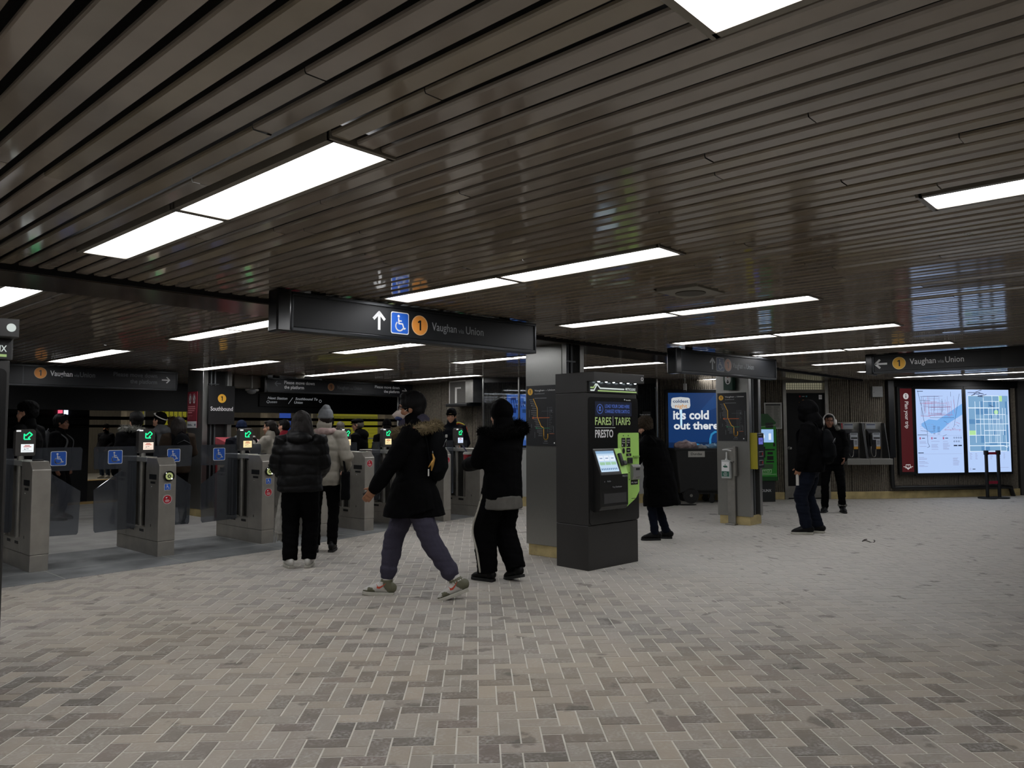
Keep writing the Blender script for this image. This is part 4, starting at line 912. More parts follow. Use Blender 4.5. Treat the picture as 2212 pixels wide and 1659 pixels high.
# pipe along the walls
a0 = onA(4.71 - .0, .07); t = thing('conduit_pipe', 'black pipe running down beside the payphones and along under the map panels', 'pipe', (a0[0], a0[1], 0))
loc = V((a0[0], a0[1], 0)); c0 = V((*onA(PA1.to_3d().length * 0 + (PA1 - PA0).length - .02, .07), 0))
P = [V((0, 0, 2.44)), V((0, 0, .50)), V((0, 0, .30)) + (c0 - loc) * .1, (c0 - loc) * .5 + V((0, 0, .235)), c0 - loc + V((0, 0, .225)), V((*onB(.15, .07), .225)) - loc, V((*onB(2.6, .07), .205)) - loc, V((*onB(2.80, .07), .19)) - loc, V((*onB(2.86, .07), .0)) - loc]
b = MB(); b.tube(P, .045, 12, caps=False); b.build('pipe', BLACK, t)
b = MB(); b.box(-.06, .06, -.06, 0.06, .85, 2.44, 0, MX.Rotation(AA, 4, 'Z')); b.build('cover_channel', DARK, t)
# map panels on the far right
q = onB(.13, .02); t = thing('information_strip', 'tall dark red plan your trip panel left of the lit maps', 'sign', (q[0], q[1], .52), AB)
b = MB(); b.box(-.03, .40, -.07, 0, -.03, 1.80); b.build('case', BLACK, t, .005)
g = MB(); g.rect(.03, .31, .03, 1.76, -.0715, 0); g.build('face', [emat('strip_red', '#5a1219', .5)], t)
g = MB(); g.disc(.17, 1.60, .065, -.072, 0); g.rect(.16, .18, 1.565, 1.61, -.0725, 1); g.disc(.17, 1.63, .012, -.0725, 1); g.build('info_symbol', [emat('strip_white', '#c9c4c4', .8), BLACK], t)
g = MB(); g.text('Plan your trip', .14, 1.49, .085, -.072, 0, w=.56, rot=-90); g.build('lettering', emat('strip_white', '#c9c4c4', .8), t)
g = MB(); g.stroke([(.06, .14), (.13, .13), (.145, .10), (.20, .10), (.215, .13), (.285, .14)], .012, -.072, 0); g.stroke([(.10, .115), (.25, .115)], .01, -.072, 0); g.stroke([(.12, .18), (.22, .18), (.22, .13), (.17, .08), (.12, .13), (.12, .18)], .012, -.072, 0); g.text('T', .17, .13, .04, -.0725, 0, al='C'); g.build('emblem', emat('strip_white', '#c9c4c4', .8), t)
EM = [emat('map_paper', '#b4cdf8', 1.), emat('map_lake', '#78aeea', 1.), emat('map_street', '#9496c0', .9), emat('map_dark', '#3f4a78', .6), emat('map_red', '#b8688c', .9), emat('map_white', '#dcebfb', 1.1), emat('map_block', '#7aa5cb', 1.), emat('map_green', '#a9d89a', 1.1), emat('map_navy', '#1c2a4a', .5), emat('map_block2', '#5b8cbb', 1.)]
def map_case(s0, label, w):
    q = onB(s0, .02); t = thing('map_panel', label, 'map panel', (q[0], q[1], .52), AB, 'lit map panels')
    b = MB(); b.box(-.05, w + .05, -.07, 0, -.05, 1.82); b.build('case', BLACK, t, .006); return t
t = map_case(.53, 'brightly lit pale blue transit map panel, directly right of the red strip', 1.12)
rn = random.Random(21); W1_, H1_ = 1.12, 1.75
g = MB(); g.rect(0, W1_, 0, H1_, -.0715, 0); g.poly([(.12, 1.03), (.3, 1.12), (.5, 1.1), (.72, 1.22), (W1_, 1.45), (W1_, 1.22), (.8, 1.05), (.55, .85), (.35, .82), (.12, .98)], -.072, 1)
lab(g.build('map_sheet', EM, t), 'glowing pale blue map')
g = MB()
for i in range(26):
    x = .10 + rn.random() * .85; z0 = 1.15 + rn.random() * .15; z1 = 1.45 + rn.random() * .17; g.stroke([(x, z0), (x + rn.uniform(-.03, .03), z1)], .006, -.0725, rn.choice((2, 2, 3, 4)))
for i in range(22):
    z = 1.12 + rn.random() * .5; x0 = .08 + rn.random() * .3; g.stroke([(x0, z), (x0 + rn.uniform(.2, .6), z + rn.uniform(-.01, .02))], .006, -.0727, rn.choice((2, 2, 3, 4)))
for i in range(12):
    x = .66 + rn.random() * .4; z = .88 + rn.random() * .18; g.stroke([(x, z), (x + rn.uniform(-.08, .1), z + rn.uniform(-.05, .05))], .006, -.0728, rn.choice((4, 4, 3)))
g.stroke([(.66, .90), (1.08, .90)], .006, -.073, 4); g.stroke([(.10, .88), (.40, .86)], .005, -.073, 3)
for i in range(16):
    x = .08 + (i % 4) * .09; z = .88 + (i // 4) * .045; g.stroke([(x, z), (x + .07, z + rn.uniform(-.02, .02))], .004, -.073, 2)
g.build('street_lines', EM, t)
g = MB()
g.stroke([(.05, 1.72), (.13, 1.4), (.18, 1.1), (.25, .9), (.26, .62), (.30, .55), (.24, .53)], .008, -.0735, 3); g.stroke([(1.06, 1.66), (.98, 1.3), (.90, .95)], .007, -.0735, 3); g.stroke([(.62, .76), (.72, .80)], .006, -.0735, 3); g.stroke([(.85, 1.7), (.85, 1.6)], .006, -.0735, 3); g.build('scratches', EM, t)
g = MB()
for x in (.06, .34, .62): g.rect(x, x + .035, .70, .745, -.073, 4); g.rect(x + .06, x + .13, .715, .73, -.073, 3)
g.rect(.02, .24, .79, .80, -.073, 8); g.rect(.02, 1.08, .775, .778, -.073, 2); g.rect(.02, .15, .41, .425, -.073, 8); g.rect(.02, 1.08, .395, .398, -.073, 2); g.rect(.04, .18, 1.70, 1.712, -.073, 8)
for x0, z0, n, mx in ((.06, .66, 7, .2), (.34, .66, 9, .24), (.62, .66, 10, .2), (.03, .33, 10, .24), (.85, .33, 9, .17), (.4, .98, 9, .06), (.5, .98, 9, .1)): bars(g, x0, z0, -.073, 2 if z0 < .9 else 3, [mx * rn.uniform(.5, 1) if rn.random() > .2 else 0 for _ in range(n)], .021, .006)
g.build('text_lines', EM, t)
g = MB()
for i in range(7): g.disc(.90 + .055 * (i % 4), .73 - .075 * (i // 4), .018, -.073, 3 if i != 6 else 8, 12, r0=.011)
for x in (.88, .99): g.rect(x, x + .09, .555, .58, -.073, 8)
g.build('key_symbols', EM, t)
t = map_case(1.75, 'brightly lit teal street map panel behind the black barrier', 1.07)
W2_ = 1.07
g = MB(); g.rect(0, W2_, 0, 1.75, -.0715, 0); g.rect(.05, W2_ - .03, .44, 1.62, -.072, 6); lab(g.build('map_sheet', EM, t), 'glowing teal and white street map')
g = MB()
xs = [.05, .22, .34, .43, .55, .65, .74, .82, .90, .97, 1.04]; zs = [.44, .55, .62, .78, .88, 1.02, 1.12, 1.22, 1.36, 1.50, 1.62]
for i in range(10):
    for j in range(10):
        if rn.random() < .35: g.rect(xs[i], xs[i + 1], zs[j], zs[j + 1], -.0722, rn.choice((9, 9, 6, 7 if rn.random() < .25 else 9)))
g.disc(.74, 1.27, .05, -.0724, 7, 14); g.build('block_pattern', EM, t)
g = MB()
for x in xs:
    a, c = rn.choice((.44, .62, .78)), rn.choice((1.36, 1.5, 1.62)); g.stroke([(x, a), (x, c)], .012, -.0726, 5)
for z in zs:
    a, c = rn.choice((.05, .22, .43)), rn.choice((.82, .97, 1.04)); g.stroke([(a, z), (c, z)], .012 if z != 1.36 else .02, -.0728, 5)
for x in (.59, .70, .78, .86): g.stroke([(x, .62), (x, 1.2)], .006, -.073, 5)
g.stroke([(.05, .56), (.9, .56), (1.0, .52)], .014, -.073, 5); g.build('street_lines', EM, t)
g = MB()
for x in (.05, .18, .40, .55, .75, .88): bars(g, x, .40, -.073, 2, [.07 * rn.uniform(.4, 1) for _ in range(6)], .024, .006)
g.rect(.10, .17, .06, .075, -.073, 8); g.disc(.05, .07, .02, -.073, 2, 12, r0=.014); g.rect(.7, 1.0, .09, .095, -.073, 2); g.rect(.05, .35, 1.68, 1.692, -.073, 3); g.build('text_lines', EM, t)
g = MB()
for i in range(9): a, c = .06 + rn.random() * .3, 1.6 + rn.random() * .1; g.stroke([(a, c), (a + rn.uniform(.05, .16), c + rn.uniform(-.04, .05))], .012, -.0735, 3)
g.stroke([(.58, 1.42), (.68, 1.38)], .012, -.0735, 3); g.build('scribbles', EM, t)
# black retractable barrier
q = onB(1.86, .45); t = thing('queue_barrier', 'pair of black queue posts joined by red belts in front of the map panels', 'barrier', (q[0], q[1], 0), AB)
for x in (0, .29):
    b = MB(); b.cyl((x, 0, .02), (x, 0, .98), .032, 16); b.cyl((x, 0, .90), (x, 0, .99), .045, 16); b.build('post', BLACK, t)
    b = MB(); b.tube([(x, 0, 0.0), (x, 0, .025)], .18, 24, caps=False, sm=False); b.build('foot', BLACK, t, .006)
for z0, z1 in ((.905, .955), (.30, .36)):
    b = MB(); b.box(.03, .26, -.003, .003, z0, z1); b.build('belt', mat('belt_red', '#8a1430', .5), t)
# ceiling fittings
t = thing('ceiling_speaker', 'square grey ceiling speaker plate with round grille', 'speaker', (4.97, 2.77, ZC - .012))
b = MB(); b.box(-.20, .20, -.168, .168, 0, .04); b.build('plate', mat('speaker_grey', '#7a756b', .6), t, .004)
b = MB(); b.tube([(0, 0, 0), (0, 0, -.006)], .11, 28, caps=False, sm=False); b.build('grille', mat('speaker_grille', '#4a463f', .8), t)
t = thing('ceiling_fitting', 'small white cylinder hanging from the ceiling left of the blue poster', 'ceiling fitting', (13.62, 7.75, 2.20))
b = MB(); b.cyl((0, 0, 0.03), (0, 0, .16), .035, 16); b.cyl((0, 0, .16), (0, 0, .27), .012, 10); b.build('body', WHITE, t)
b = MB(); b.cyl((0, 0, 0), (0, 0, .03), .036, 16); b.build('end_cap', BLACK, t)
t = thing('ceiling_box', 'beige rectangular box on the ceiling beside the platform column', 'ceiling box', (6.84, 13.13, 2.25))
b = MB(); b.box(0, .62, 0, .5, 0, .22); b.build('case', mat('beige_box', '#6f6a60', .6), t, .005)
t = thing('security_camera', 'grey dome camera under the beige ceiling box', 'camera', (7.14, 13.05, 2.13))
b = MB(); b.tube([(-.10, 0, .07), (.12, 0, .07)], .035, 14, .8); b.cyl((0, 0, .08), (0, 0, .33), .02, 12); b.build('mount', STEEL2, t)
b = MB(); b.ell((0, 0, .04), (.09, .09, .05)); b.build('dome', mat('dome_grey', '#6d6f70', .2), t)
t = thing('smoke_detector', 'small grey smoke detector on the ceiling above the middle platform sign', 'smoke detector', (7.75, 12.4, 2.41))
b = MB(); b.tube([(0, 0, .06), (0, 0, .02), (0, 0, 0)], [.09, .08, .05], 20, caps=False); b.build('body', mat('detector', '#8a877c', .5), t)
# things on the far platform
t = thing('far_poster', 'yellow poster full of small dark marks on the far platform wall', 'poster', (18.35, 27.97, .62))
b = MB(); b.box(0, 3.5, -.03, 0, 0, 1.6); b.build('board', emat('far_yellow', '#8f8a1e', .5), t)
g = MB(); rn = random.Random(2)
for i in range(46): x = .05 + i * .075; g.stroke([(x, 1.52), (x, 1.2)], .012, -.031, 0); g.rect(x + .015, x + .05, 1.3 + rn.uniform(-.03, .03), 1.42, -.031, 0)
for r in range(6):
    for i in range(40): g.rect(.06 + i * .085, .06 + i * .085 + rn.uniform(.02, .06), .95 - r * .15, .97 - r * .15, -.031, 0)
g.rect(0, 3.5, .40, .46, -.032, 1); g.build('marks', [emat('far_mark', '#3f3d12', .5), mat('pale_rail', '#8b8f94', .5)], t)
t = thing('far_poster', 'yellow poster with dark strokes seen behind the person in black and white cap', 'poster', (10.85, 27.97, 1.2))
b = MB(); b.box(0, 2.3, -.03, 0, 0, 1.05); b.build('board', emat('far_yellow', '#8f8a1e', .5), t)
g = MB()
for i in range(14): x = .1 + i * .16; g.stroke([(x, .95), (x, .45)], .035, -.031, 0); g.stroke([(x, .7), (x + .07, .78)], .03, -.031, 0)
g.rect(.35, .85, .05, .95, -.032, 1); g.stroke([(.35, .05), (.35, .95), (.85, .95), (.85, .05)], .05, -.033, 2); g.rect(1.5, 1.75, .32, .42, -.033, 2); g.build('marks', [emat('far_mark', '#3f3d12', .5), BLACK, mat('frame_white', '#b9bab8', .5)], t)
t = thing('far_poster', 'blue lit poster on the far platform left of the black puffer jacket', 'poster', (16.2, 27.97, .85))
b = MB(); b.box(0, .85, -.03, 0, 0, 1.45); b.build('board', emat('far_blue', '#22459a', .7), t)
g = MB(); g.rect(0, .85, .0, .55, -.031, 0); g.disc(.42, .95, .12, -.031, 1, 14); g.build('picture', [emat('far_purple', '#4a3a63', .6), emat('far_ice', '#8fa6dd', .8)], t)
t = thing('far_doorway', 'pale framed doorway on the far platform behind the black puffer jacket', 'doorway', (17.25, 27.97, 0))
b = MB()
for x in (0, .75): b.box(x, x + .09, -.05, 0, 0, 2.3)
b.box(0, .84, -.05, 0, 2.25, 2.35); b.build('frame', mat('pale_frame', '#9a9788', .6), t)
b = MB(); b.box(.09, .75, -.02, 0, 0, 2.25); b.build('door', mat('slate', '#34363a', .6), t)
t = thing('far_machine', 'red box on the far platform beside the masked person in jeans', 'machine', (9.55, 25.4, 0))
b = MB(); b.prism([(0, 0), (0, 1.13), (1.3, 1.25), (1.3, 0)], 0, .5, 'y'); b.build('cabinet', RED2, t, .01)
b = MB(); b.rect(.15, .35, .95, 1.0, -.002, 0); b.build('label', WHITE, t)
t = thing('far_light', 'small red and white lit sign above the tracks on the left', 'sign', (6.15, 20.38, 1.84))
b = MB(); b.box(0, .10, -.02, 0, 0, .14); b.build('red_lamp', emat('far_red', '#d0506a', 1.5), t)
b = MB(); b.box(.13, .22, -.02, 0, 0, .14); b.build('white_lamp', emat('far_white', '#cfd6ef', 1.5), t)
# a dropped ring on the floor
t = MB(); t.tube([(.065 * math.cos(a * PI / 12), .075 * math.sin(a * PI / 12), .012 + .012 * math.sin(a * .7)) for a in range(2, 22)], .006, 8)
o = t.build('hair_tie', mat('tie_dark', '#2a211d', .6)); o.location = (10.44, 3.32, -.004); tag(o, 'small dark broken ring lying on the floor right of the person with backpack', 'hair tie')
t = MB(); t.prism([(.14 * math.cos(a * PI / 10) * 1.3, .10 * math.sin(a * PI / 10)) for a in range(20)], 0, .012, 'z'); o = t.build('pedal_mat', BLACK); o.location = (13.1, 7.45, .002); o.rotation_euler = (0, 0, AA); tag(o, 'flat black oval plate on the floor left of the wheeled bin', 'mat')
# ------------------------------------------------------------------ people
SKIN = mat('skin', '#b98b72', .55, nz=.05, ns=30, spec=.4); SKIND = mat('skin_tan', '#8d6248', .55, nz=.05, ns=30, spec=.4); SKINB = mat('skin_brown', '#6f4a37', .55, nz=.05, ns=30, spec=.4)
HAIRB = mat('hair_black', '#060505', .6, nz=.3, ns=60, stretch=(6, 6, 1), bump=.4, bs=60, spec=.15); HAIRD = mat('hair_brown', '#17100c', .6, nz=.3, ns=60, stretch=(6, 6, 1), bump=.4, bs=60, spec=.2); HAIRG = mat('hair_grey', '#4c463e', .55, nz=.3, ns=60)
EYEW = mat('eye_white', '#8a827b', .3); IRIS = mat('iris', '#1d120c', .15)
def cloth(name, col, rough=.85, nz=.12, bump=.25, bs=220, spec=.25): return mat('cloth_' + name, col, rough, 0, nz, 12, bump, bs, spec * .5)
CB = cloth('black', '#050506', spec=.12); CBP = mat('cloth_puffer', '#070708', .55, 0, .1, 9, .15, 60, .18); CNAVY = cloth('navy', '#0a0c13'); CCHAR = cloth('charcoal', '#090a0c', spec=.12); CGREY = cloth('grey', '#47484a'); CMUD = cloth('brown', '#2c231b'); CJEAN = cloth('dark_denim', '#0d121e'); CBLUEJ = cloth('blue_denim', '#3a4658')
CCREAM = cloth('cream', '#8b867c'); CWHITE = cloth('white_coat', '#9fa3a6'); CLAV = cloth('purple_grey', '#3b3946', .9, .1, .35); CBEAN = cloth('grey_knit', '#6f7275', .95, .2, .5, 160); CRED = cloth('red', '#6a1420'); CSKIRT = cloth('grey_hem', '#5a5854')
FURT = mat('fur_tan', '#6e6147', .9, 0, .35, 40, .4, 200); FURD = mat('fur_black', '#060606', .95, 0, .3, 40, .4, 200, .1); FURG = mat('fur_grey', '#6f6e68', .9, 0, .35, 40, .4, 200)
SOLEW = mat('sole_white', '#aaa79c', .6, nz=.1); SOLEB = mat('sole_black', '#0d0d0d', .7); SHOEB = mat('shoe_black', '#070708', .5, spec=.2); SHOEW = mat('shoe_white', '#b9b7b1', .5, nz=.06)
GLS = mat('spectacle_frame', '#15161a', .3)
def rotz(v, a): c, s = math.cos(a), math.sin(a); return V((v.x * c - v.y * s, v.x * s + v.y * c, v.z))
def ik(a, b, l1, l2, pole):
    d = b - a; D = min(d.length, (l1 + l2) * .999); u = d.normalized(); x = (l1 * l1 - l2 * l2 + D * D) / (2 * D)
    h = math.sqrt(max(0, l1 * l1 - x * x)); p = (pole - u * pole.dot(u)).normalized()
    return a + u * x + p * h, a + u * D
def furstrip(name, path, r, ln, n, m, parent, seed=1, closed=False):
    rn = random.Random(seed); P = catmull(path, 5, closed); mb = MB(); mb.tube(P, r * .75, 10, closed=closed)
    k = len(P)
    for i in range(n):
        t = rn.random() * (k if closed else k - 1); a = int(t); f = t - a; A, B = P[a % k], P[(a + 1) % k]; c = A.lerp(B, f); d = (B - A).normalized()
        w = V((rn.gauss(0, 1), rn.gauss(0, 1), rn.gauss(0, 1))); w = (w - d * w.dot(d) * .6).normalized(); s = d.cross(w).normalized() * .006
        q = c + w * r * .5; L = ln * rn.uniform(.6, 1.25); tip = c + (w + d * rn.uniform(-.5, .5) + V((0, 0, -.2))).normalized() * (r * .6 + L)
        mb.add([q + s, q - s, q + w.cross(s).normalized() * .006, tip], [(0, 1, 3), (1, 2, 3), (2, 0, 3)])
    return mb.build(name, m, parent)
class Human:
    pass
def person(label, x, y, phi, H=1.72, v=.013, bv=.010, skin=SKIN, lean=0., side=0., twist=0., head=(0, 0), feet=None, hands=None, drop=None, fingers=.5,
           jacket=CB, jlen=.0, loose=1., puff=0, pants=CB, wide=1., shoe=SHOEB, sole=SOLEB, high=False, hair=None, hairm=HAIRB, hat=None, hatm=CB, hood=None, hoodm=None, collar=None, eyes=True, z=0., girth=1., hem=None, jname='jacket', skirt=.74, poff=0):
    th = rad(42.43 + phi) - PI / 2; sc = H / 1.75
    t = thing('person', label, 'person', (x, y, z), th, None, sc); h = Human(); h.t = t; h.sc = sc; h.M = MX.Translation((x, y, z)) @ MX.Rotation(th, 4, 'Z') @ MX.Scale(sc, 4)
    feet = feet or [(-.10, 0, 0, 8, 0), (.10, 0, 0, -8, 0)]
    fx = sum(f[0] for f in feet) / 2; fy = sum(f[1] for f in feet) / 2 + poff
    if drop is None: drop = max(.005, .86 - math.sqrt(max(.3, .86 ** 2 - max(((f[0] - fx) ** 2 * .3 + (f[1] - fy) ** 2) for f in feet))))
    Pv = V((fx, fy, .95 - drop)); up = V((side, lean, 1)).normalized(); fw = V((0, 1, 0)); fw = (fw - up * fw.dot(up)).normalized(); rt = fw.cross(up)
    fwt = rotz(fw, twist); rtt = rotz(rt, twist)
    neck = Pv + up * .54; chest = Pv + up * .36; sh = [neck - up * .055 + rtt * (s * .175) for s in (-1, 1)]
    hip = [Pv + V((s * .09, 0, -.02)) for s in (-1, 1)]
    ank, knee, footT = [], [], []
    for i, f in enumerate(feet):
        Rm = MX.Translation((f[0], f[1], 0)) @ MX.Rotation(rad(f[3]), 4, 'Z') @ MX.Translation((0, .13, .0)) @ MX.Rotation(-rad(f[4]), 4, 'X') @ MX.Translation((0, -.13, f[2]))
        a = Rm @ V((0, 0, .085)); k, a2 = ik(hip[i], a, .44, .425, V((0, 1, 0)) + V((.15 * (i * 2 - 1), 0, 0))); ank.append(a2); knee.append(k); footT.append(Rm)
    hands = hands or [None, None]; wri, elb, hdir, hnor = [], [], [], []
    for i, s in enumerate((-1, 1)):
        g = hands[i] or (s * .25, .03, .80)
        w0 = Pv * 0 + V(g[:3]) if not (len(g) > 3 and g[3] == 'r') else sh[i] + V(g[:3])
        if hands[i] is None: w0 = sh[i] + V((s * .075, .05 + lean * .2, -.53))
        e, w1 = ik(sh[i], w0, .29, .255, V((s * .45, -1, -.15))); wri.append(w1); elb.append(e); hdir.append((w1 - e).normalized()); n = V((-s, .25, 0)); d = hdir[-1]; n = (n - d * n.dot(d)).normalized(); hnor.append(n)
    hc = neck + up * .065 + V((0, 0, .085)) + fw * (.025 + .03 * abs(lean))
    HR = MX.Rotation(math.atan2(-rt.y, rt.x) * 0 + rad(head[0]), 3, 'Z') @ MX.Rotation(rad(head[1]), 3, 'X')
    hp = lambda a, b_, c: hc + HR @ V((a, b_, c))
    h.hp = hp; h.hc = hc; h.HR = HR; h.neck = neck; h.up = up; h.fw = fwt; h.rt = rtt; h.wri = wri; h.hdir = hdir; h.hnor = hnor; h.Pv = Pv; h.sh = sh; h.elb = elb; h.chest = chest; h.ank = ank; h.knee = knee; h.v = v; h.footT = footT
    # --- body: one continuous skin
    b = MB(); b.tube([Pv - up * .06, Pv + up * .08, Pv + up * .22, chest, Pv + up * .46, neck], [.135, .14, .125, .145, .12, .055], 14, [.7, .7, .72, .7, .65, .95], rtt)
    for i, s in enumerate((-1, 1)):
        b.tube([hip[i], knee[i], ank[i]], [.08, .054, .034], 12); F = footT[i]; b.tube([ank[i], F @ V((0, .06, .05)), F @ V((0, .16, .035))], [.034, .03, .02], 10)
        b.tube([sh[i], elb[i], wri[i]], [.055, .042, .029], 12)
        d, n = hdir[i], hnor[i]; sd = d.cross(n) * (1 if i else 1); W_ = wri[i]
        b.tube([W_ - d * .01, W_ + d * .04, W_ + d * .085], [.026, .038, .038], 12, [.8, .42, .36], sd)
        thumb = s * (1 if sd.dot(V((0, 1, 0))) * s > 0 else -1)
        for q, (o, L) in enumerate(((-.029, .07), (-.010, .082), (.010, .078), (.028, .06))):
            p0 = W_ + d * .085 + sd * o; a1 = fingers * .6; a2 = fingers * 1.5
            d1 = (d * math.cos(a1) + n * math.sin(a1)); d2 = (d * math.cos(a2) + n * math.sin(a2))
            p1 = p0 + d1 * L * .5; b.tube([p0 - d * .015, p1, p1 + d2 * L * .5], [.0098, .009, .0075], 8)
        ts = 1 if sd.y > 0 else -1; td = (d * .75 + sd * ts * .6 + n * .35).normalized(); p0 = W_ + d * .028 + sd * ts * .03
        b.tube([p0, p0 + td * .035, p0 + (td + n * .3).normalized() * .065], [.0125, .011, .009], 8)
    b.tube([neck - up * .04, neck + up * .03, hp(0, -.012, -.05)], [.062, .055, .056], 12)
    b.ell(hp(0, -.012, .035), (.075, .097, .086), HR); b.ell(hp(0, .028, -.03), (.060, .062, .078), HR); b.ell(hp(0, .035, -.082), (.043, .048, .036), HR); b.ell(hp(0, .078, -.098), (.02, .018, .016), HR)
    b.tube([hp(0, .086, .0), hp(0, .104, -.032), hp(0, .103, -.040)], [.0085, .0125, .013], 10); b.tube([hp(-.013, .094, -.040), hp(.013, .094, -.040)], .009, 8)
    b.tube([hp(-.042, .066, .022), hp(-.02, .084, .024), hp(.02, .084, .024), hp(.042, .066, .022)], .009, 8)
    b.tube([hp(-.024, .080, -.067), hp(0, .091, -.064), hp(.024, .080, -.067)], .0068, 8); b.tube([hp(-.02, .080, -.076), hp(0, .090, -.077), hp(.02, .080, -.076)], .007, 8)
    for s in (-1, 1): b.ell(hp(s * .048, .05, -.035), (.02, .025, .025), HR); b.ell(hp(s * .077, -.012, -.012), (.011, .020, .031), HR)
    remesh('body', b, skin, t, bv, 2)
    if eyes:
        for s in (-1, 1):
            e = MB(); e.ell(hp(s * .031, .0745, .002), (.0125, .0125, .0085), HR, 12, 8, 0); e.ell(hp(s * .031, .0835, .002), (.0068, .0048, .0072), HR, 10, 6, 1); e.build('eye', [EYEW, IRIS], t)
            e = MB(); e.tube([hp(s * .016, .090, .022), hp(s * .031, .090, .027), hp(s * .047, .078, .022)], [.0035, .0045, .003], 6); e.build('eyebrow', hairm, t)
    # --- trousers
    if pants:
        b = MB(); g = girth
        b.tube([Pv - V((0, 0, .10)), Pv + up * .02, Pv + up * .14], [.155 * g, .16 * g, .14 * g], 16, .70, V((1, 0, 0)))
        for i in range(2):
            k, a, hq = knee[i], ank[i], hip[i]; lo = a + (k - a).normalized() * (.0 if not high else .115); w = wide
            b.tube([hq + V((0, 0, .02)), hq.lerp(k, .5), k, k.lerp(lo, .5), lo], [.098 * g * (.5 + .5 * w), .088 * (.4 + .6 * w) * g, .073 * w, .068 * w, (.060 if not high else .052) * w], 14, caps=False)
            b.ell(hq, (.09 * g, .085 * g, .10))
            if high: b.tube([lo + (k - a).normalized() * .04, lo], .062 * w, 14)
        wr = lambda c: .008 * noise.noise(V((c.x * 9, c.y * 9, c.z * 14))) + .006 * noise.noise(V((c.x * 5 + 9, c.y * 5, c.z * 34 + 3 * c.x)))
        h.pants = remesh('trousers', b, pants, t, v, 2, wr)
    # --- shoes
    for i in range(2):
        F = footT[i]; so = MB(); out = [(-.034, -.075), (.034, -.075), (.042, 0), (.047, .09), (.043, .15), (.025, .195), (0, .205), (-.028, .19), (-.044, .14), (-.045, .08), (-.038, 0)]
        so.prism(out, 0, .030, 'z'); so.v = [tuple(F @ V(p)) for p in so.v]
        up_ = MB(); up_.tube([(0, -.062, .065), (0, -.02, .080), (0, .05, .070), (0, .11, .055), (0, .155, .046), (0, .185, .038)], [.034, .040, .043, .044, .039, .026], 14, [1.3, 1.35, 1.1, .8, .7, .6], V((1, 0, 0)))
        up_.tube([(0, -.022, .06), (0, -.020, .105)], [.042, .043], 14)
        if high: Fi_ = F.inverted(); q_ = ank[i] + (knee[i] - ank[i]).normalized() * .095; up_.tube([(0, -.02, .07), Fi_ @ ank[i], Fi_ @ q_], [.046, .052, .053], 14, caps=False)
        up_.v = [tuple(F @ V(p)) for p in up_.v]; sh_ = remesh('shoe', up_, shoe, t, min(v, .008), 2)
        so.build('sole', sole, sh_, .006)
        la = MB()
        for k in range(4): la.tube([F @ V((-.022, .05 + k * .022, .112 - k * .014)), F @ V((0, .052 + k * .022, .117 - k * .014)), F @ V((.022, .05 + k * .022, .112 - k * .014))], .004, 6)
        la.build('laces', sole if sole is SOLEW else shoe, sh_)
        setattr(h, 'shoe%d' % i, sh_)
    # --- jacket
    if jacket:
        b = MB(); g = loose * girth; hemz = Pv.z - .06 - jlen; hemc = V((Pv.x + (0 if jlen < .15 else up.x * -.05), Pv.y - up.y * .06 * (jlen > .1), hemz))
        fl = .80; b.tube([hemc, hemc.lerp(Pv + up * .1, .5), Pv + up * .12, chest, Pv + up * .45, neck - up * .02], [.175 * g + jlen * .06, .178 * g + jlen * .03, .168 * g, .180 * g, .150 * g, .075], 20, [skirt, fl * .5 + skirt * .5, fl, .78, .72, .9], rtt, caps=False)
        for i, s in enumerate((-1, 1)):
            cu = wri[i] + hdir[i] * .012
            b.tube([sh[i] + rtt * (-s * .03), sh[i], sh[i].lerp(elb[i], .5), elb[i], elb[i].lerp(cu, .55), cu], [.075, .082 * g, .075 * g, .069 * g, .062 * g, .050 * g], 14)
        b.tube([neck - up * .05, neck + up * .035], [.09, .078], 14, .95)
        if skirt > 1:
            for i in range(2): b.tube([hip[i] + V((0, 0, .1)), hip[i].lerp(knee[i], .42)], [.12 * g, .125 * g], 16, caps=False)
        if collar: b.tube([neck - up * .02 - fwt * .01, neck + up * collar], [.092, .090], 16)
        if hood == 'down': b.ell(neck - fwt * .10 - up * .03, (.135, .085, .085)); b.tube([neck - fwt * .02 + up * .0 + rtt * .10, neck - fwt * .10 + up * .02, neck - fwt * .02 - rtt * .10], .055, 12)
        if hood == 'up' and not hoodm: b.ell(hp(0, -.004, .025), (.118, .140, .138), HR); b.ell(hp(0, .045, -.06), (.085, .085, .09), HR); b.tube([hp(0, -.04, -.06), neck - fwt * .06], [.115, .13], 16, .9)
        def wr(c, pu=puff):
            d = .010 * noise.noise(c * 6) + .006 * noise.noise(V((c.x * 13, c.y * 13, c.z * 22)))
            if pu:
                s_ = abs(math.sin(PI * (c.z + .03 * noise.noise(c * 4)) / pu)); d += .012 * s_ ** .4 - .008 + .010 * noise.noise(c * 8)
            return d
        h.jacket = remesh(jname, b, jacket, t, v, 2, wr)
        if hood == 'up' and hoodm:
            b = MB(); b.ell(hp(0, -.028, .025), (.115, .128, .135), HR); b.tube([hp(0, -.05, -.06), neck - fwt * .05 - up * .04], [.11, .125], 16, .9); remesh('hood', b, hoodm, t, v, 2, lambda c: .008 * noise.noise(c * 9))
        if hem:
            b = MB(); b.tube([hemc - V((0, 0, hem[1])), hemc + V((0, 0, .04))], [.172 * g + jlen * .05, .170 * g + jlen * .05], 20, fl, rtt, caps=False); remesh('shirt_hem', b, hem[0], t, v, 1, lambda c: .006 * noise.noise(c * 10))
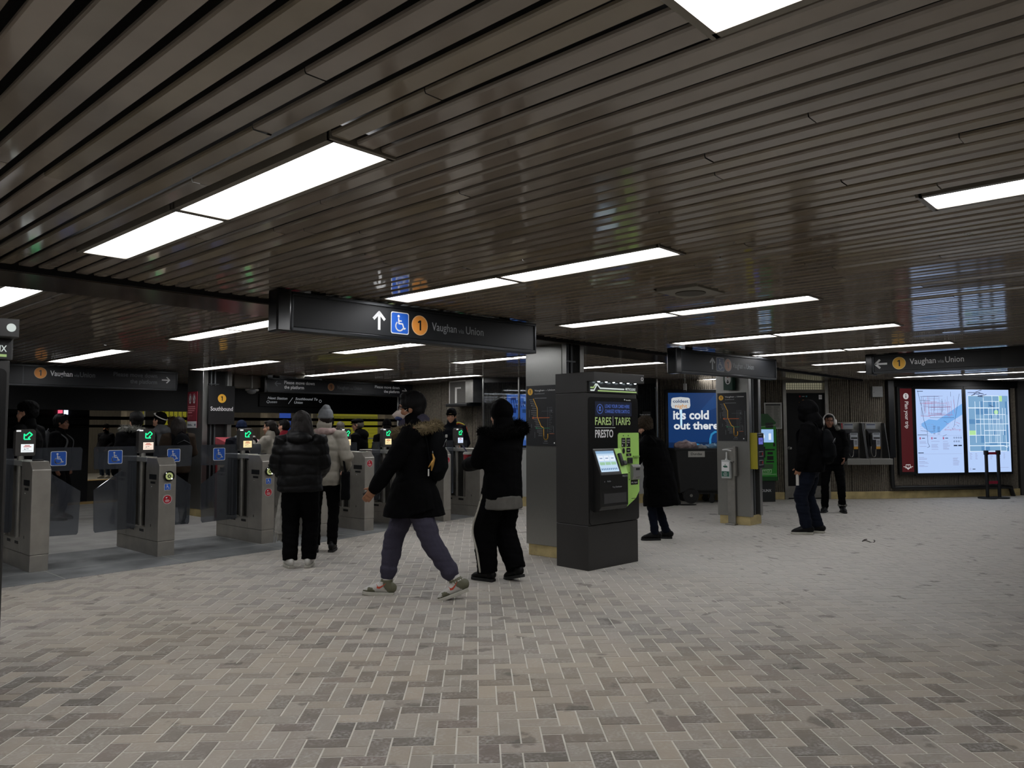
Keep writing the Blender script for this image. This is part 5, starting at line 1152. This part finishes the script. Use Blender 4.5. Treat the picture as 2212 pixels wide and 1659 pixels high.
    # --- hair and hats
    if hair:
        b = MB(); b.ell(*((hp(0, -.024, .015), (.081, .098, .07)) if hat in ('flat', 'cap', 'beanie', 'slouch') else (hp(0, -.024, .045), (.084, .102, .085))), HR)
        if hair == 'short':
            b.ell(hp(0, -.035, .0), (.081, .085, .075), HR)
            if not hat: b.ell(hp(0, .045, .085), (.06, .04, .035), HR)
        if hair == 'bushy': b.ell(hp(0, -.03, .05), (.098, .118, .11), HR); b.ell(hp(0, .03, .10), (.075, .06, .05), HR); b.ell(hp(0, -.06, -.01), (.088, .07, .08), HR)
        if hair in ('bob', 'long'):
            L = .17 if hair == 'bob' else .27
            b.ell(hp(0, -.04, .02), (.102, .10, .105), HR); b.tube([hp(0, -.055, .03), hp(0, -.07, -.08), hp(0, -.085, -L)], [.108, .128, .135 if hair == 'bob' else .10], 16, .70)
            for s in (-1, 1): b.tube([hp(s * .075, .01, .04), hp(s * .088, .0, -.06), hp(s * .08, -.01, -L * .9)], [.03, .03, .02], 10)
        if hair == 'bun': b.ell(hp(0, -.05, .0), (.083, .08, .085), HR); b.ell(hp(0, -.12, .03), (.04, .04, .04), HR)
        if hair == 'tail': b.ell(hp(0, .04, .09), (.066, .045, .03), HR); b.ell(hp(0, -.05, .0), (.084, .08, .085), HR); b.tube([hp(0, -.11, .0), hp(0, -.135, -.08), hp(.01, -.12, -.2)], [.035, .045, .02], 10)
        remesh('hair', b, hairm, t, min(v, .009), 1, lambda c: .006 * noise.noise(V((c.x * 26, c.y * 26, c.z * 9))) + .005 * noise.noise(V((c.x * 70, c.y * 70, c.z * 8))))
    if hat:
        b = MB()
        if hat == 'beanie': b.ell(hp(0, -.018, .065), (.091, .112, .098), HR); b.tube([hp(0, -.012, .045) + HR @ V((.078 * math.cos(a * PI / 8), .100 * math.sin(a * PI / 8), .0)) for a in range(16)], .022, 10, closed=True); b.ell(hp(0, -.02, .055), (.088, .11, .05), HR)
        if hat == 'slouch': b.ell(hp(0, -.02, .06), (.092, .114, .095), HR); b.ell(hp(.0, -.04, .135), (.055, .06, .05), HR); b.tube([hp(0, -.012, .03) + HR @ V((.080 * math.cos(a * PI / 8), .102 * math.sin(a * PI / 8), .0)) for a in range(16)], .020, 10, closed=True)
        if hat == 'cap': b.ell(hp(0, -.015, .055), (.089, .110, .085), HR); b.tube([hp(0, .07, .055), hp(0, .15, .035)], [.06, .05], 14, .14, HR @ V((1, 0, 0)))
        if hat == 'flat': b.ell(hp(0, -.012, .06), (.090, .112, .062), HR); b.ell(hp(0, .01, .075), (.094, .115, .035), HR); b.tube([hp(0, .07, .05), hp(0, .125, .035)], [.06, .045], 14, .16, HR @ V((1, 0, 0)))
        if hat == 'fuzzy': b.ell(hp(0, -.018, .06), (.105, .125, .10), HR); b.ell(hp(0, -.03, -.01), (.10, .09, .07), HR)
        hn = {'cap': 'cap', 'flat': 'cap', 'fuzzy': 'fuzzy_hat'}.get(hat, 'beanie')
        h.hat = remesh(hn, b, hatm, t, min(v, .009), 1, (lambda c: .012 * noise.noise(c * 70)) if hat == 'fuzzy' else (lambda c: .004 * noise.noise(c * 30)))
    return h
def glasses(h):
    g = MB(); hp = h.hp
    for s in (-1, 1):
        g.tube([hp(s * .033 + .024 * math.cos(a * PI / 8), .098 - abs(.024 * math.cos(a * PI / 8)) * .1, .003 + .019 * math.sin(a * PI / 8)) for a in range(16)], .0022, 6, closed=True); g.tube([hp(s * .057, .095, .008), hp(s * .078, .02, .008), hp(s * .078, -.02, .0)], .0024, 6)
    g.tube([hp(-.01, .10, .006), hp(.01, .10, .006)], .002, 6); g.build('glasses', GLS, h.t)
def carry(name, label, cat, h, loc, rz=0):
    """a separate thing held or worn by the person: placed where it is carried"""
    w = h.M @ V(loc); o = thing(name, label, cat, w, h.t.rotation_euler[2] + rz, None, h.sc); return o
def cup(label, h, i, body, lid, size=1., off=(0, 0, 0)):
    p = h.wri[i] + h.hdir[i] * .07 + h.hnor[i] * .035 + V(off); o = carry('paper_cup', label, 'cup', h, p)
    b = MB(); b.tube([(0, 0, -.05 * size), (0, 0, .065 * size)], [.031 * size, .043 * size], 20, caps=False, sm=False); b.build('cup_body', body, o)
    b = MB(); b.tube([(0, 0, .065 * size), (0, 0, .075 * size), (0, 0, .085 * size)], [.046 * size, .045 * size, .038 * size], 20, caps=False, sm=False); b.build('lid', lid, o); return o
def backpack(label, h, m, w=.30, ht=.46, d=.15, strap=True, lower=0):
    c = h.chest - h.up * (.02 + lower) - h.fw * (.135 + d * .5); o = carry('backpack', label, 'backpack', h, c)
    b = MB(); b.ell((0, 0, 0), (w * .5, d * .62, ht * .5)); b.tube([(0, .0, -ht * .34), (0, 0, ht * .22)], [w * .48, w * .42], 18, .62, V((1, 0, 0))); b.tube([(0, -d * .45, -ht * .28), (0, -d * .42, .0)], [w * .36, w * .33], 14, .45, V((1, 0, 0)))
    bag_ = remesh('bag', b, m, o, h.v, 2, lambda c: .006 * noise.noise(c * 12)); b = MB(); b.tube([(-.05, d * .2, ht * .47), (0, d * .2, ht * .56), (.05, d * .2, ht * .47)], .009, 8); b.build('top_handle', m, o)
    if strap:
        for s in (-1, 1):
            q = lambda p: (p - c); b = MB(); b.tube(catmull([q(h.chest - h.fw * .15 - h.up * .18 + h.rt * s * .13), q(h.chest - h.fw * .12 + h.up * .06 + h.rt * s * .11), q(h.neck - h.fw * .05 - h.up * .0 + h.rt * s * .11), q(h.chest + h.fw * .155 + h.up * .05 + h.rt * s * .12), q(h.chest + h.fw * .14 - h.up * .12 + h.rt * s * .16)], 5), .028, 8, .3, V((1, 0, 0)) if 0 else None); b.build('strap', m, o)
    z_ = MB(); z_.tube([(-w * .35, -d * .62, ht * .1), (0, -d * .74, ht * .22), (w * .35, -d * .62, ht * .1)], .004, 6); z_.build('zip', mat('zip_grey', '#3c3d40', .4, .5), o)
    return o

# --- the walker in parka and purple-grey joggers
W_ = person('person walking left in black fur-hooded parka, white mask and purple-grey joggers', 4.43, 5.21, 88, 1.80, v=.009, bv=.006, skin=SKIND, lean=.03, twist=.1, skirt=1.30, poff=.08, drop=.035, head=(6, 0),
    feet=[(-.08, -.41, .0, 4, 20), (.08, .27, .0, 0, -3)], hands=[(-.20, .32, .92), (.20, -.10, .96)], jacket=CB, jlen=.17, loose=1.16, hood='down', pants=CLAV, wide=1.22, shoe=SHOEW, sole=SOLEW, high=True, hair='bushy', collar=.04)
h = W_; glasses(h)
b = MB(); b.ell(h.hp(0, .062, -.052), (.060, .058, .055), h.HR); b.tube([h.hp(0, .10, -.03), h.hp(0, .125, -.055), h.hp(0, .10, -.085)], [.02, .03, .02], 12); mk = remesh('face_mask', b, mat('mask_white', '#b9aba4', .8), h.t, .006, 1)
b = MB(); b.ell(h.hp(-.012, .085, -.083), (.046, .042, .022), h.HR, 14, 8); b.build('mask_valve', mat('mask_navy', '#1d2c5c', .6), mk)
b = MB()
for s in (-1, 1): b.tube([h.hp(s * .055, .05, -.03), h.hp(s * .08, -.01, .01)], .0025, 6); b.tube([h.hp(s * .055, .05, -.07), h.hp(s * .08, -.02, -.03)], .0025, 6)
b.build('ear_loop', SHOEW, mk)
b = MB(); b.ell(h.neck - h.fw * .075 + h.up * .02, (.115, .085, .085)); b.tube([h.neck + h.fw * .07 + h.up * .02, h.neck + h.up * .05], [.06, .08], 12); remesh('hoodie_hood', b, CLAV, h.t, .009, 2, lambda c: .012 * noise.noise(c * 11))
ring = [h.neck + h.fw * (.13 * math.cos(a)) * (1 if math.cos(a) > 0 else 1.65) + h.rt * (.17 * math.sin(a)) + h.up * (-.035 - .03 * math.cos(a) + .0) for a in [i * PI / 6 for i in range(12)]]
furstrip('fur_trim', ring, .048, .042, 2600, FURT, h.t, 3, True)
from mathutils.bvhtree import BVHTree
OLV = mat('shoe_olive', '#5b5a47', .6); SWO = mat('swoosh_orange', '#b5432a', .5)
for i, sh_ in enumerate((h.shoe0, h.shoe1)):
    F = h.footT[i]; Fi = F.inverted(); me = sh_.data; me.materials.append(OLV)
    for p in me.polygons:                       # olive overlays: heel counter, ankle strap, toe cap edge
        c = Fi @ p.center
        heel = c.y < -.032 + .05 * math.sin(max(0, (c.z - .03)) * 20) * (c.z < .12) and c.z < .115
        strap = .118 < c.z < .142 and c.y < .06
        toe = c.y > .085 and c.z < .040 + .03 * min(1, max(0, (c.y - .085) / .03)) * (c.y < .15) and abs(c.x) > .012
        if heel or strap or toe: p.material_index = 1
    bv_ = BVHTree.FromPolygons([Fi @ v.co for v in me.vertices], [tuple(p.vertices) for p in me.polygons])
    for s in (-1, 1):
        up_l = [(.090, .098), (.072, .080), (.055, .082), (.030, .096), (.0, .118)]; lo_l = [(.090, .098), (.082, .066), (.060, .062), (.030, .084), (.0, .118)]
        vs = []
        for L in (up_l, lo_l):
            for y, z in L:
                hit = bv_.ray_cast(V((s * .2, y - .012, z)), V((-s, 0, 0)))[0]; vs.append(F @ ((hit if hit else V((s * .045, y - .012, z))) + V((s * .002, 0, 0))))
        g = MB(); g.add(vs, [(n, n + 1, 6 + n, 5 + n) for n in range(4)]); lab(g.build('emblem', SWO, sh_, 0, 2, .003), 'orange-red curved tick')
    g = MB(); a, k = h.ank[i], h.knee[i]; u = (k - a).normalized(); g.tube([a + u * .04, a + u * .19], [.050, .050], 14); so_ = g.build('sock', SOLEW, h.t)
    g = MB()
    for q in (.115, .135): g.tube([a + u * q, a + u * (q + .008)], .0525, 16, caps=False)
    g.build('sock_stripe', CB, so_)
bp = backpack('black backpack with gold keyring worn by the person in fur-hooded parka', h, CCHAR, .31, .48, .12, True, .03)
kx = h.M @ (h.chest - h.up * .12 - h.fw * .17 - h.rt * .175); o = thing('key_ring', 'gold figure charm with small white tag hanging on the black backpack', 'key ring', kx, h.t.rotation_euler[2])
b = MB(); b.tube([(-.0, 0, .06), (.01, -.01, .02), (-.01, 0, -.03), (.0, .01, -.08)], [.006, .012, .014, .006], 10); b.tube([(0, 0, .0), (-.02, .03, -.05)], [.01, .006], 8); b.build('charm', mat('charm_gold', '#a97f3d', .35, .5), o)
b = MB(); b.tube([(.012 * math.cos(a), 0, .075 + .012 * math.sin(a)) for a in [i * PI / 5 for i in range(10)]], .0025, 6, closed=True); b.build('ring', STEEL, o)
b = MB(); b.box(-.012, .012, .03, .04, -.13, -.07); b.build('white_tag', SHOEW, o)
p = h.M @ (h.wri[0] + h.hdir[0] * .07 + h.hnor[0] * .02); o = thing('phone', 'dark phone held low in the hand of the person in fur-hooded parka', 'phone', p, h.t.rotation_euler[2]); o.rotation_euler = (rad(60), 0, h.t.rotation_euler[2])
b = MB(); b.box(-.006, .006, -.035, .035, -.06, .08); b.build('case', BLACK, o, .003)

# --- hooded person with the red cup
h = person('person in black hooded jacket with white-striped wide trousers, holding a red cup', 5.44, 5.09, 45, 1.72, v=.009, bv=.006, skin=SKIN, lean=.02, head=(0, 0),
    feet=[(-.10, .12, 0, 10, 0), (.10, -.10, .0, -4, 14)], hands=[(-.13, .38, 1.13), (.10, .30, 1.20)], jacket=CB, jlen=.08, loose=1.24, hood=None, pants=CB, wide=1.65, hair='short', hem=(CSKIRT, .09), hat='beanie', hatm=CB, fingers=1.0, sole=SOLEB, collar=.05, hairm=HAIRB)
b = MB(); b.ell(h.hp(0, -.03, .035), (.110, .125, .120), h.HR); b.tube([h.hp(0, -.05, -.05), h.neck - h.fw * .03], [.105, .12], 14, .9); remesh('hood', b, CB, h.t, .009, 2, lambda c: .006 * noise.noise(c * 9))
furstrip('fur_trim', [h.neck + h.rt * a + h.fw * c - h.up * d for a, c, d in ((-.22, .06, .02), (-.20, -.06, .03), (-.10, -.15, .02), (.05, -.17, .01), (.18, -.12, -.01), (.25, .0, -.03), (.22, .08, -.02))], .062, .045, 2600, FURD, h.t, 5)
furstrip('fur_trim', [h.neck + h.rt * a + h.fw * c + h.up * d for a, c, d in ((.12, .06, .04), (.20, -.02, .06), (.22, -.08, .03))], .055, .05, 700, FURD, h.t, 6)
a, k, hp_ = h.ank[0], h.knee[0], h.Pv
b = MB(); L = [h.Pv + V((-.185, .05, .02)), h.Pv.lerp(k, .5) + V((-.165, .04, 0)), k + V((-.128, .03, 0)), k.lerp(a, .5) + V((-.12, .0, 0)), a + V((-.105, -.0, .02))]
b.tube(catmull(L, 6), .010, 8); lab(b.build('side_stripe', SOLEW, h.t), 'white stripe down the trouser leg')
cup('red paper cup with white lid held by the person in black hooded jacket', h, 0, mat('cup_red', '#8a1722', .5), SHOEW, 1.25, (0, .0, .03))
p = h.M @ (h.wri[0] + h.hdir[0] * .05 + V((.10, .10, .13))); o = thing('phone', 'purple-grey phone held above the red cup', 'phone', p); o.rotation_euler = (rad(-35), rad(20), h.t.rotation_euler[2] + rad(40))
b = MB(); b.box(-.04, .04, -.005, .005, -.08, .08); b.build('case', mat('phone_purple', '#4a4a68', .4), o, .004)

# --- person in black puffer jacket, and companion in grey beanie
h = person('person in black puffer jacket and white shoes standing with back to camera', 4.54, 7.22, 8, 1.66, v=.010, bv=.010, skin=SKIN, head=(12, 0), feet=[(-.11, 0, 0, 22, 0), (.09, .02, 0, -4, 0)], hands=[(-.22, .24, 1.02), (.18, .26, 1.04)], jacket=CBP, jlen=.03, loose=1.34, puff=.115, hood='down', pants=CB, wide=1.35, shoe=SHOEW, sole=SOLEW, hair='bob', hairm=mat('hair_dark_brown', '#130e0c', .5, nz=.4, ns=50, stretch=(8, 8, 1), bump=.5, bs=50, spec=.2), girth=1.06, collar=.05, eyes=True)
o = carry('scarf', 'long pale fringed scarf hanging left of the person in black puffer jacket', 'scarf', h, (-.20, .10, .52))
b = MB(); b.tube([(.03, -.02, .47), (.0, 0, .25), (-.02, 0, .0), (-.02, 0, -.14)], [.045, .06, .07, .085], 12, .3, V((1, 0, 0))); remesh('cloth', b, mat('scarf_pale', '#8c8a84', .95, nz=.2, ns=20, bump=.5, bs=90), o, .010, 1, lambda c: .01 * noise.noise(V((c.x * 40, c.y * 20, c.z * 5))))
b = MB(); rn = random.Random(1)
for i in range(26): x = -.10 + i * .0065; b.tube([(x, rn.uniform(-.015, .015), -.13), (x + rn.uniform(-.01, .01), rn.uniform(-.02, .02), -.22 - rn.random() * .04)], .004, 5)
lab(b.build('fringe', mat('scarf_pale', '#8c8a84', .95), o), 'loose fringe')
h = person('person in grey beanie and light coat beside the black puffer jacket', 5.30, 7.92, 10, 1.70, v=.011, skin=SKIN, head=(20, 0), hands=[(-.16, .28, 1.05), (.24, .14, 1.02)], jacket=CCREAM, jlen=.06, loose=1.12, puff=.14, pants=CB, wide=1.0, shoe=SHOEB, sole=SOLEB, hair='short', hairm=HAIRD, hat='slouch', hatm=CBEAN, collar=.08)
b = MB(); b.tube(catmull([h.neck + h.rt * .10 + h.fw * .02, h.neck - h.fw * .10, h.neck - h.rt * .10 + h.fw * .03, h.neck + h.fw * .1], 4, True), .045, 10, closed=True); remesh('scarf', b, mat('scarf_pink', '#9a8480', .95, nz=.3, ns=18), h.t, .012, 1, lambda c: .008 * noise.noise(c * 18))
o = carry('tote_bag', 'black shoulder bag hanging beside the person in grey beanie', 'bag', h, (.26, -.02, .86))
b = MB(); b.prism([(-.10, -.22), (.13, -.22), (.11, .12), (-.08, .12)], -.05, .05, 'x'); remesh('bag', b, CCHAR, o, .012, 2, lambda c: .006 * noise.noise(c * 14))
b = MB(); b.tube(catmull([(0, -.07, .12), (-.04, -.06, .38), (-.06, .0, .56), (-.05, .07, .40), (0, .09, .12)], 5), .013, 8, .4); b.build('strap', CCHAR, o)

# --- bent person in long black coat
h = person('stooping person in long black coat and brown fuzzy hat behind the fare machine', 8.86, 5.42, 84, 1.63, v=.011, skin=SKIN, lean=.30, head=(0, -22), feet=[(-.09, .10, 0, 8, 0), (.10, -.08, 0, -6, 0)], hands=[(-.10, .58, 1.12), (.20, .48, .98)], jacket=CB, jlen=.40, loose=1.45, puff=.22, skirt=.95, pants=CJEAN, wide=.95, shoe=SHOEB, sole=SOLEB, hair='short', hat='fuzzy', hatm=mat('fuzzy_brown', '#33291c', .95, nz=.4, ns=50, bump=.6, bs=120), collar=.07, jname='coat')
o = carry('tote_bag', 'dark red shopping bag in front of the stooping person in long black coat', 'bag', h, (-.12, .50, .76))
b = MB(); b.prism([(-.14, -.22), (.14, -.22), (.12, .18), (-.12, .18)], -.06, .06, 'x'); remesh('bag', b, mat('bag_red', '#7a121c', .6), o, .012, 2, lambda c: .008 * noise.noise(c * 12))
b = MB(); b.tube(catmull([(0, -.08, .18), (.02, -.03, .32), (.02, .03, .32), (0, .08, .18)], 4), .008, 8); b.build('handle', mat('bag_red', '#7a121c', .6), o)

# --- hooded man with backpack and the woman in headphones
h = person('person in black hooded jacket with backpack and dark jeans standing on the right', 10.71, 4.14, 62, 1.82, v=.010, bv=.006, skin=SKIND, head=(6, 2), feet=[(-.10, .06, 0, 18, 0), (.12, -.06, 0, -6, 0)], hands=[(-.27, .12, .86), None], jacket=CB, jlen=.06, loose=1.20, hood='up', pants=CJEAN, wide=1.22, girth=1.08, shoe=SHOEB, sole=SOLEW, hair='short', fingers=1.1)
backpack('black backpack worn by the hooded person on the right', h, CCHAR, .33, .45, .14, True, .11)
p = h.M @ (h.wri[0] + h.hdir[0] * .10 + h.hnor[0] * .03); o = thing('rolled_paper', 'white rolled paper held in the hand of the hooded person with backpack', 'paper', p, h.t.rotation_euler[2])
b = MB(); b.cyl((0, 0, -.16), (0, 0, .04), .020, 14); b.build('sheet', SHOEW, o)
h = person('person in white headphones and black parka standing by the payphones', 13.66, 4.91, 158, 1.69, v=.011, bv=.007, skin=SKINB, head=(8, 0), side=.06, feet=[(-.15, .0, 0, 14, 0), (.14, .06, 0, -16, 0)], hands=[(-.20, .20, .98), (.22, .16, .92)], jacket=CB, jlen=.02, loose=1.18, pants=CB, wide=1.0, shoe=SHOEB, sole=SOLEB, hair='tail', hairm=HAIRB, collar=.03)
furstrip('fur_trim', [h.neck + h.rt * (-.15) + h.fw * .06 + h.up * .01, h.neck - h.rt * .12 - h.fw * .06 + h.up * .04, h.neck - h.fw * .12 + h.up * .04, h.neck + h.rt * .12 - h.fw * .05 + h.up * .04, h.neck + h.rt * .15 + h.fw * .05], .04, .035, 900, FURG, h.t, 8)
o = carry('headphones', 'white over-ear headphones on the person by the payphones', 'headphones', h, h.hc); HW = mat('headphone_white', '#c8c6c2', .4)
b = MB(); b.tube([h.HR @ V((.098 * math.cos(a), -.005, .02 + .118 * math.sin(a))) for a in [i * PI / 14 for i in range(15)]], .011, 10); b.build('headband', HW, o)
for s in (-1, 1):
    b = MB(); b.ell(h.HR @ V((s * .10, -.0, -.012)), (.032, .050, .060), h.HR); lab(b.build('ear_cup', HW, o), 'white ear cup')
furstrip('boot_trim', [h.ank[0] + V((.06 * math.cos(a), .06 * math.sin(a), .05)) for a in [i * PI / 4 for i in range(8)]], .022, .018, 300, FURG, h.t, 9, True)

# --- people beyond the gates
F_V = dict(v=.016, bv=.011)
h = person('person in black fur hat seen in profile at the far left behind the first gate', 2.98, 10.98, 90, 1.80, **F_V, head=(5, 0), jacket=CB, jlen=.12, loose=1.1, pants=CB, hair='short', collar=.05)
b = MB(); b.ell(h.hp(0, -.02, .075), (.105, .12, .085), h.HR); b.ell(h.hp(0, -.075, .02), (.10, .06, .09), h.HR); remesh('fur_hat', b, FURD, h.t, .012, 1, lambda c: .01 * noise.noise(c * 60))
h = person('dark-hatted person facing right behind the first wheelchair paddle', 4.27, 14.0, -80, 1.70, **F_V, skin=SKINB, head=(0, 0), jacket=CB, jlen=.08, loose=1.15, pants=CB, hair='bushy')
backpack('dark grey backpack of the person facing right behind the first paddle', h, CGREY, .30, .44, .17)
h = person('person in jeans and black face mask on the far platform', 8.90, 25.0, 175, 1.62, **F_V, hands=[(-.17, .16, .98), (.17, .16, .98)], jacket=CNAVY, jlen=.05, loose=1.25, pants=CBLUEJ, wide=1.1, shoe=SHOEW, sole=SOLEW, hair='short', hat='beanie')
b = MB(); b.ell(h.hp(0, .05, -.06), (.062, .062, .055), h.HR); b.build('face_mask', CB, h.t)
h = person('person in black coat with grey fur hood behind the second gate', 4.50, 11.50, 48, 1.70, **F_V, jacket=CB, jlen=.25, loose=1.42, pants=CB, hair='bushy', hood='down')
furstrip('fur_trim', [h.neck - h.rt * .22 + h.fw * .04 + h.up * .04, h.neck - h.rt * .12 - h.fw * .12 + h.up * .05, h.neck - h.fw * .18 + h.up * .02, h.neck + h.rt * .14 - h.fw * .12 - h.up * .03, h.neck + h.rt * .24 + h.fw * .02 - h.up * .07], .038, .05, 1100, FURG, h.t, 12)
h = person('person in grey jacket and black and white cap looking up to the left', 5.62, 13.35, 80, 1.74, **F_V, head=(0, 14), jacket=CGREY, jlen=.04, loose=1.08, hood='down', pants=CB, hair='short', hat='beanie', hatm=CB)
b = MB(); b.tube([h.hp(.0, -.014, .075) + h.HR @ V((.094 * math.cos(a), .114 * math.sin(a), .03 * math.sin(a))) for a in [i * PI / 8 for i in range(16)]], .016, 8, .5, closed=True); lab(b.build('cap_band', SHOEW, h.hat), 'white band on the cap')
h = person('person with long dark hair in brown jacket and backpack behind the second gate', 5.32, 11.97, 40, 1.66, **F_V, jacket=CMUD, jlen=.05, loose=1.16, pants=CB, hair='long', hairm=HAIRD, hands=[(-.2, .25, 1.05), (.2, .3, 1.1)])
backpack('dark grey backpack of the long-haired person in brown jacket', h, CCHAR, .28, .42, .15)
cup('pale paper cup held by the long-haired person in brown jacket', h, 1, CCREAM, SHOEW)
h = person('curly brown-haired person half hidden by the platform column', 6.38, 14.6, 30, 1.68, **F_V, jacket=CMUD, loose=1.1, pants=CB, hair='bushy', hairm=mat('hair_curly', '#4a3826', .7, nz=.4, ns=40, bump=.6, bs=60))
h = person('person in navy knitted hat behind the third gate', 6.04, 11.33, 30, 1.58, **F_V, jacket=CNAVY, loose=1.15, pants=CB, hair='short', hat='beanie', hatm=cloth('navy_knit', '#141d33', .95, .2, .5, 160))
b = MB(); b.tube(catmull([h.neck + h.rt * .09 + h.fw * .02, h.neck - h.fw * .09, h.neck - h.rt * .09 + h.fw * .03, h.neck + h.fw * .09], 4, True), .035, 8, closed=True); b.build('patterned_scarf', mat('scarf_check', '#5c5f62', .9, nz=.8, ns=30), h.t)
h = person('person in cream coat drinking from a brown paper cup', 6.20, 10.72, 84, 1.60, **F_V, head=(2, 0), hands=[(-.12, .28, 1.38), (.12, .30, 1.05)], jacket=CCREAM, jlen=.02, loose=1.15, pants=CB, hair='tail', hairm=HAIRD, collar=.05, fingers=1.0)
h_cup = cup('brown paper cup with white lid raised by the person in cream coat', h, 0, cloth('cup_brown', '#2f241c'), SHOEW, 1.15)
glasses(h)
b = MB(); b.tube(catmull([h.neck + h.rt * .12 - h.up * .02, h.chest + h.rt * .02 + h.fw * .16, h.chest - h.rt * .17 - h.up * .12], 6), .012, 8); b.build('bag_strap', CB, h.t)
h = person('person with red hood behind the one in cream coat', 6.68, 11.12, 70, 1.62, **F_V, jacket=CRED, loose=1.1, pants=CB, hair='short', hood='down', hands=[(-.2, .3, 1.25), None])
h = person('person in black cap and dark hooded coat between the beanie and fourth lit gate', 7.5, 11.1, 84, 1.70, **F_V, skin=SKIND, jacket=CB, loose=1.15, pants=CB, hood='down', hair='short', hat='cap', hatm=CB)
h = person('grey-haired person far behind the gate with the red sticker', 8.3, 11.9, 20, 1.60, **F_V, jacket=CCHAR, loose=1.15, pants=CB, hair='short', hairm=HAIRG, hood='down')
h = person('older person in black flat cap and glasses facing left behind the gates', 8.02, 10.95, 80, 1.65, **F_V, jacket=CB, loose=1.22, pants=CB, hood='down', hair='short', hairm=HAIRG, hat='flat', hatm=CB, head=(0, -4))
glasses(h)
h = person('person in black knitted hat with back turned behind the lit gate', 8.88, 11.26, 12, 1.62, **F_V, jacket=CB, loose=1.2, pants=CB, hair='short', hat='beanie', hatm=CB)
h = person('person in white puffer coat mostly hidden by the black parka', 8.81, 10.52, 70, 1.66, **F_V, jacket=CWHITE, jlen=.05, loose=1.25, puff=.13, pants=CB, hair='long', hairm=HAIRB, hands=[(-.24, .22, 1.0), (.2, .2, 1.0)])
h = person('station attendant in black knitted hat and dark jacket with orange shoulder stripe', 9.80, 10.50, 178, 1.82, **F_V, head=(-4, -3), hands=[(-.20, .26, 1.08), (.20, .26, 1.10)], jacket=CNAVY, jlen=.05, loose=1.25, pants=CB, hair='short', hat='beanie', hatm=CB, collar=.06)
b = MB(); hv = [h.neck + h.rt * -.10 + h.up * .01, h.sh[0] + h.up * .075 + h.rt * .03, h.sh[0] + h.up * .03 - h.rt * .07, h.sh[0].lerp(h.elb[0], .25) - h.rt * .085]
b.tube(catmull(hv, 4), .035, 8, .5); lab(b.build('orange_stripe', mat('hi_orange', '#c0491f', .6), h.t), 'orange reflective stripe')
b = MB(); b.tube([q + h.up * .018 + h.rt * .012 + h.fw * .014 for q in catmull(hv, 4)], .018, 8, .6); lab(b.build('yellow_stripe', mat('hi_yellow', '#b5b52a', .6), h.t), 'yellow reflective stripe')
b = MB(); b.tube([h.chest + h.rt * .07 + h.fw * .175 + h.up * .0, h.chest + h.rt * .07 + h.fw * .185 - h.up * .04], .022, 10, .4); b.build('badge', SHOEW, h.t)
b = MB(); b.tube([h.hp(-.02, .103, .055), h.hp(.02, .103, .055)], .008, 6, .4); b.build('hat_badge', mat('badge_gold', '#a08a4a', .5), h.hat)
bpy.data.scenes.remove(TS)
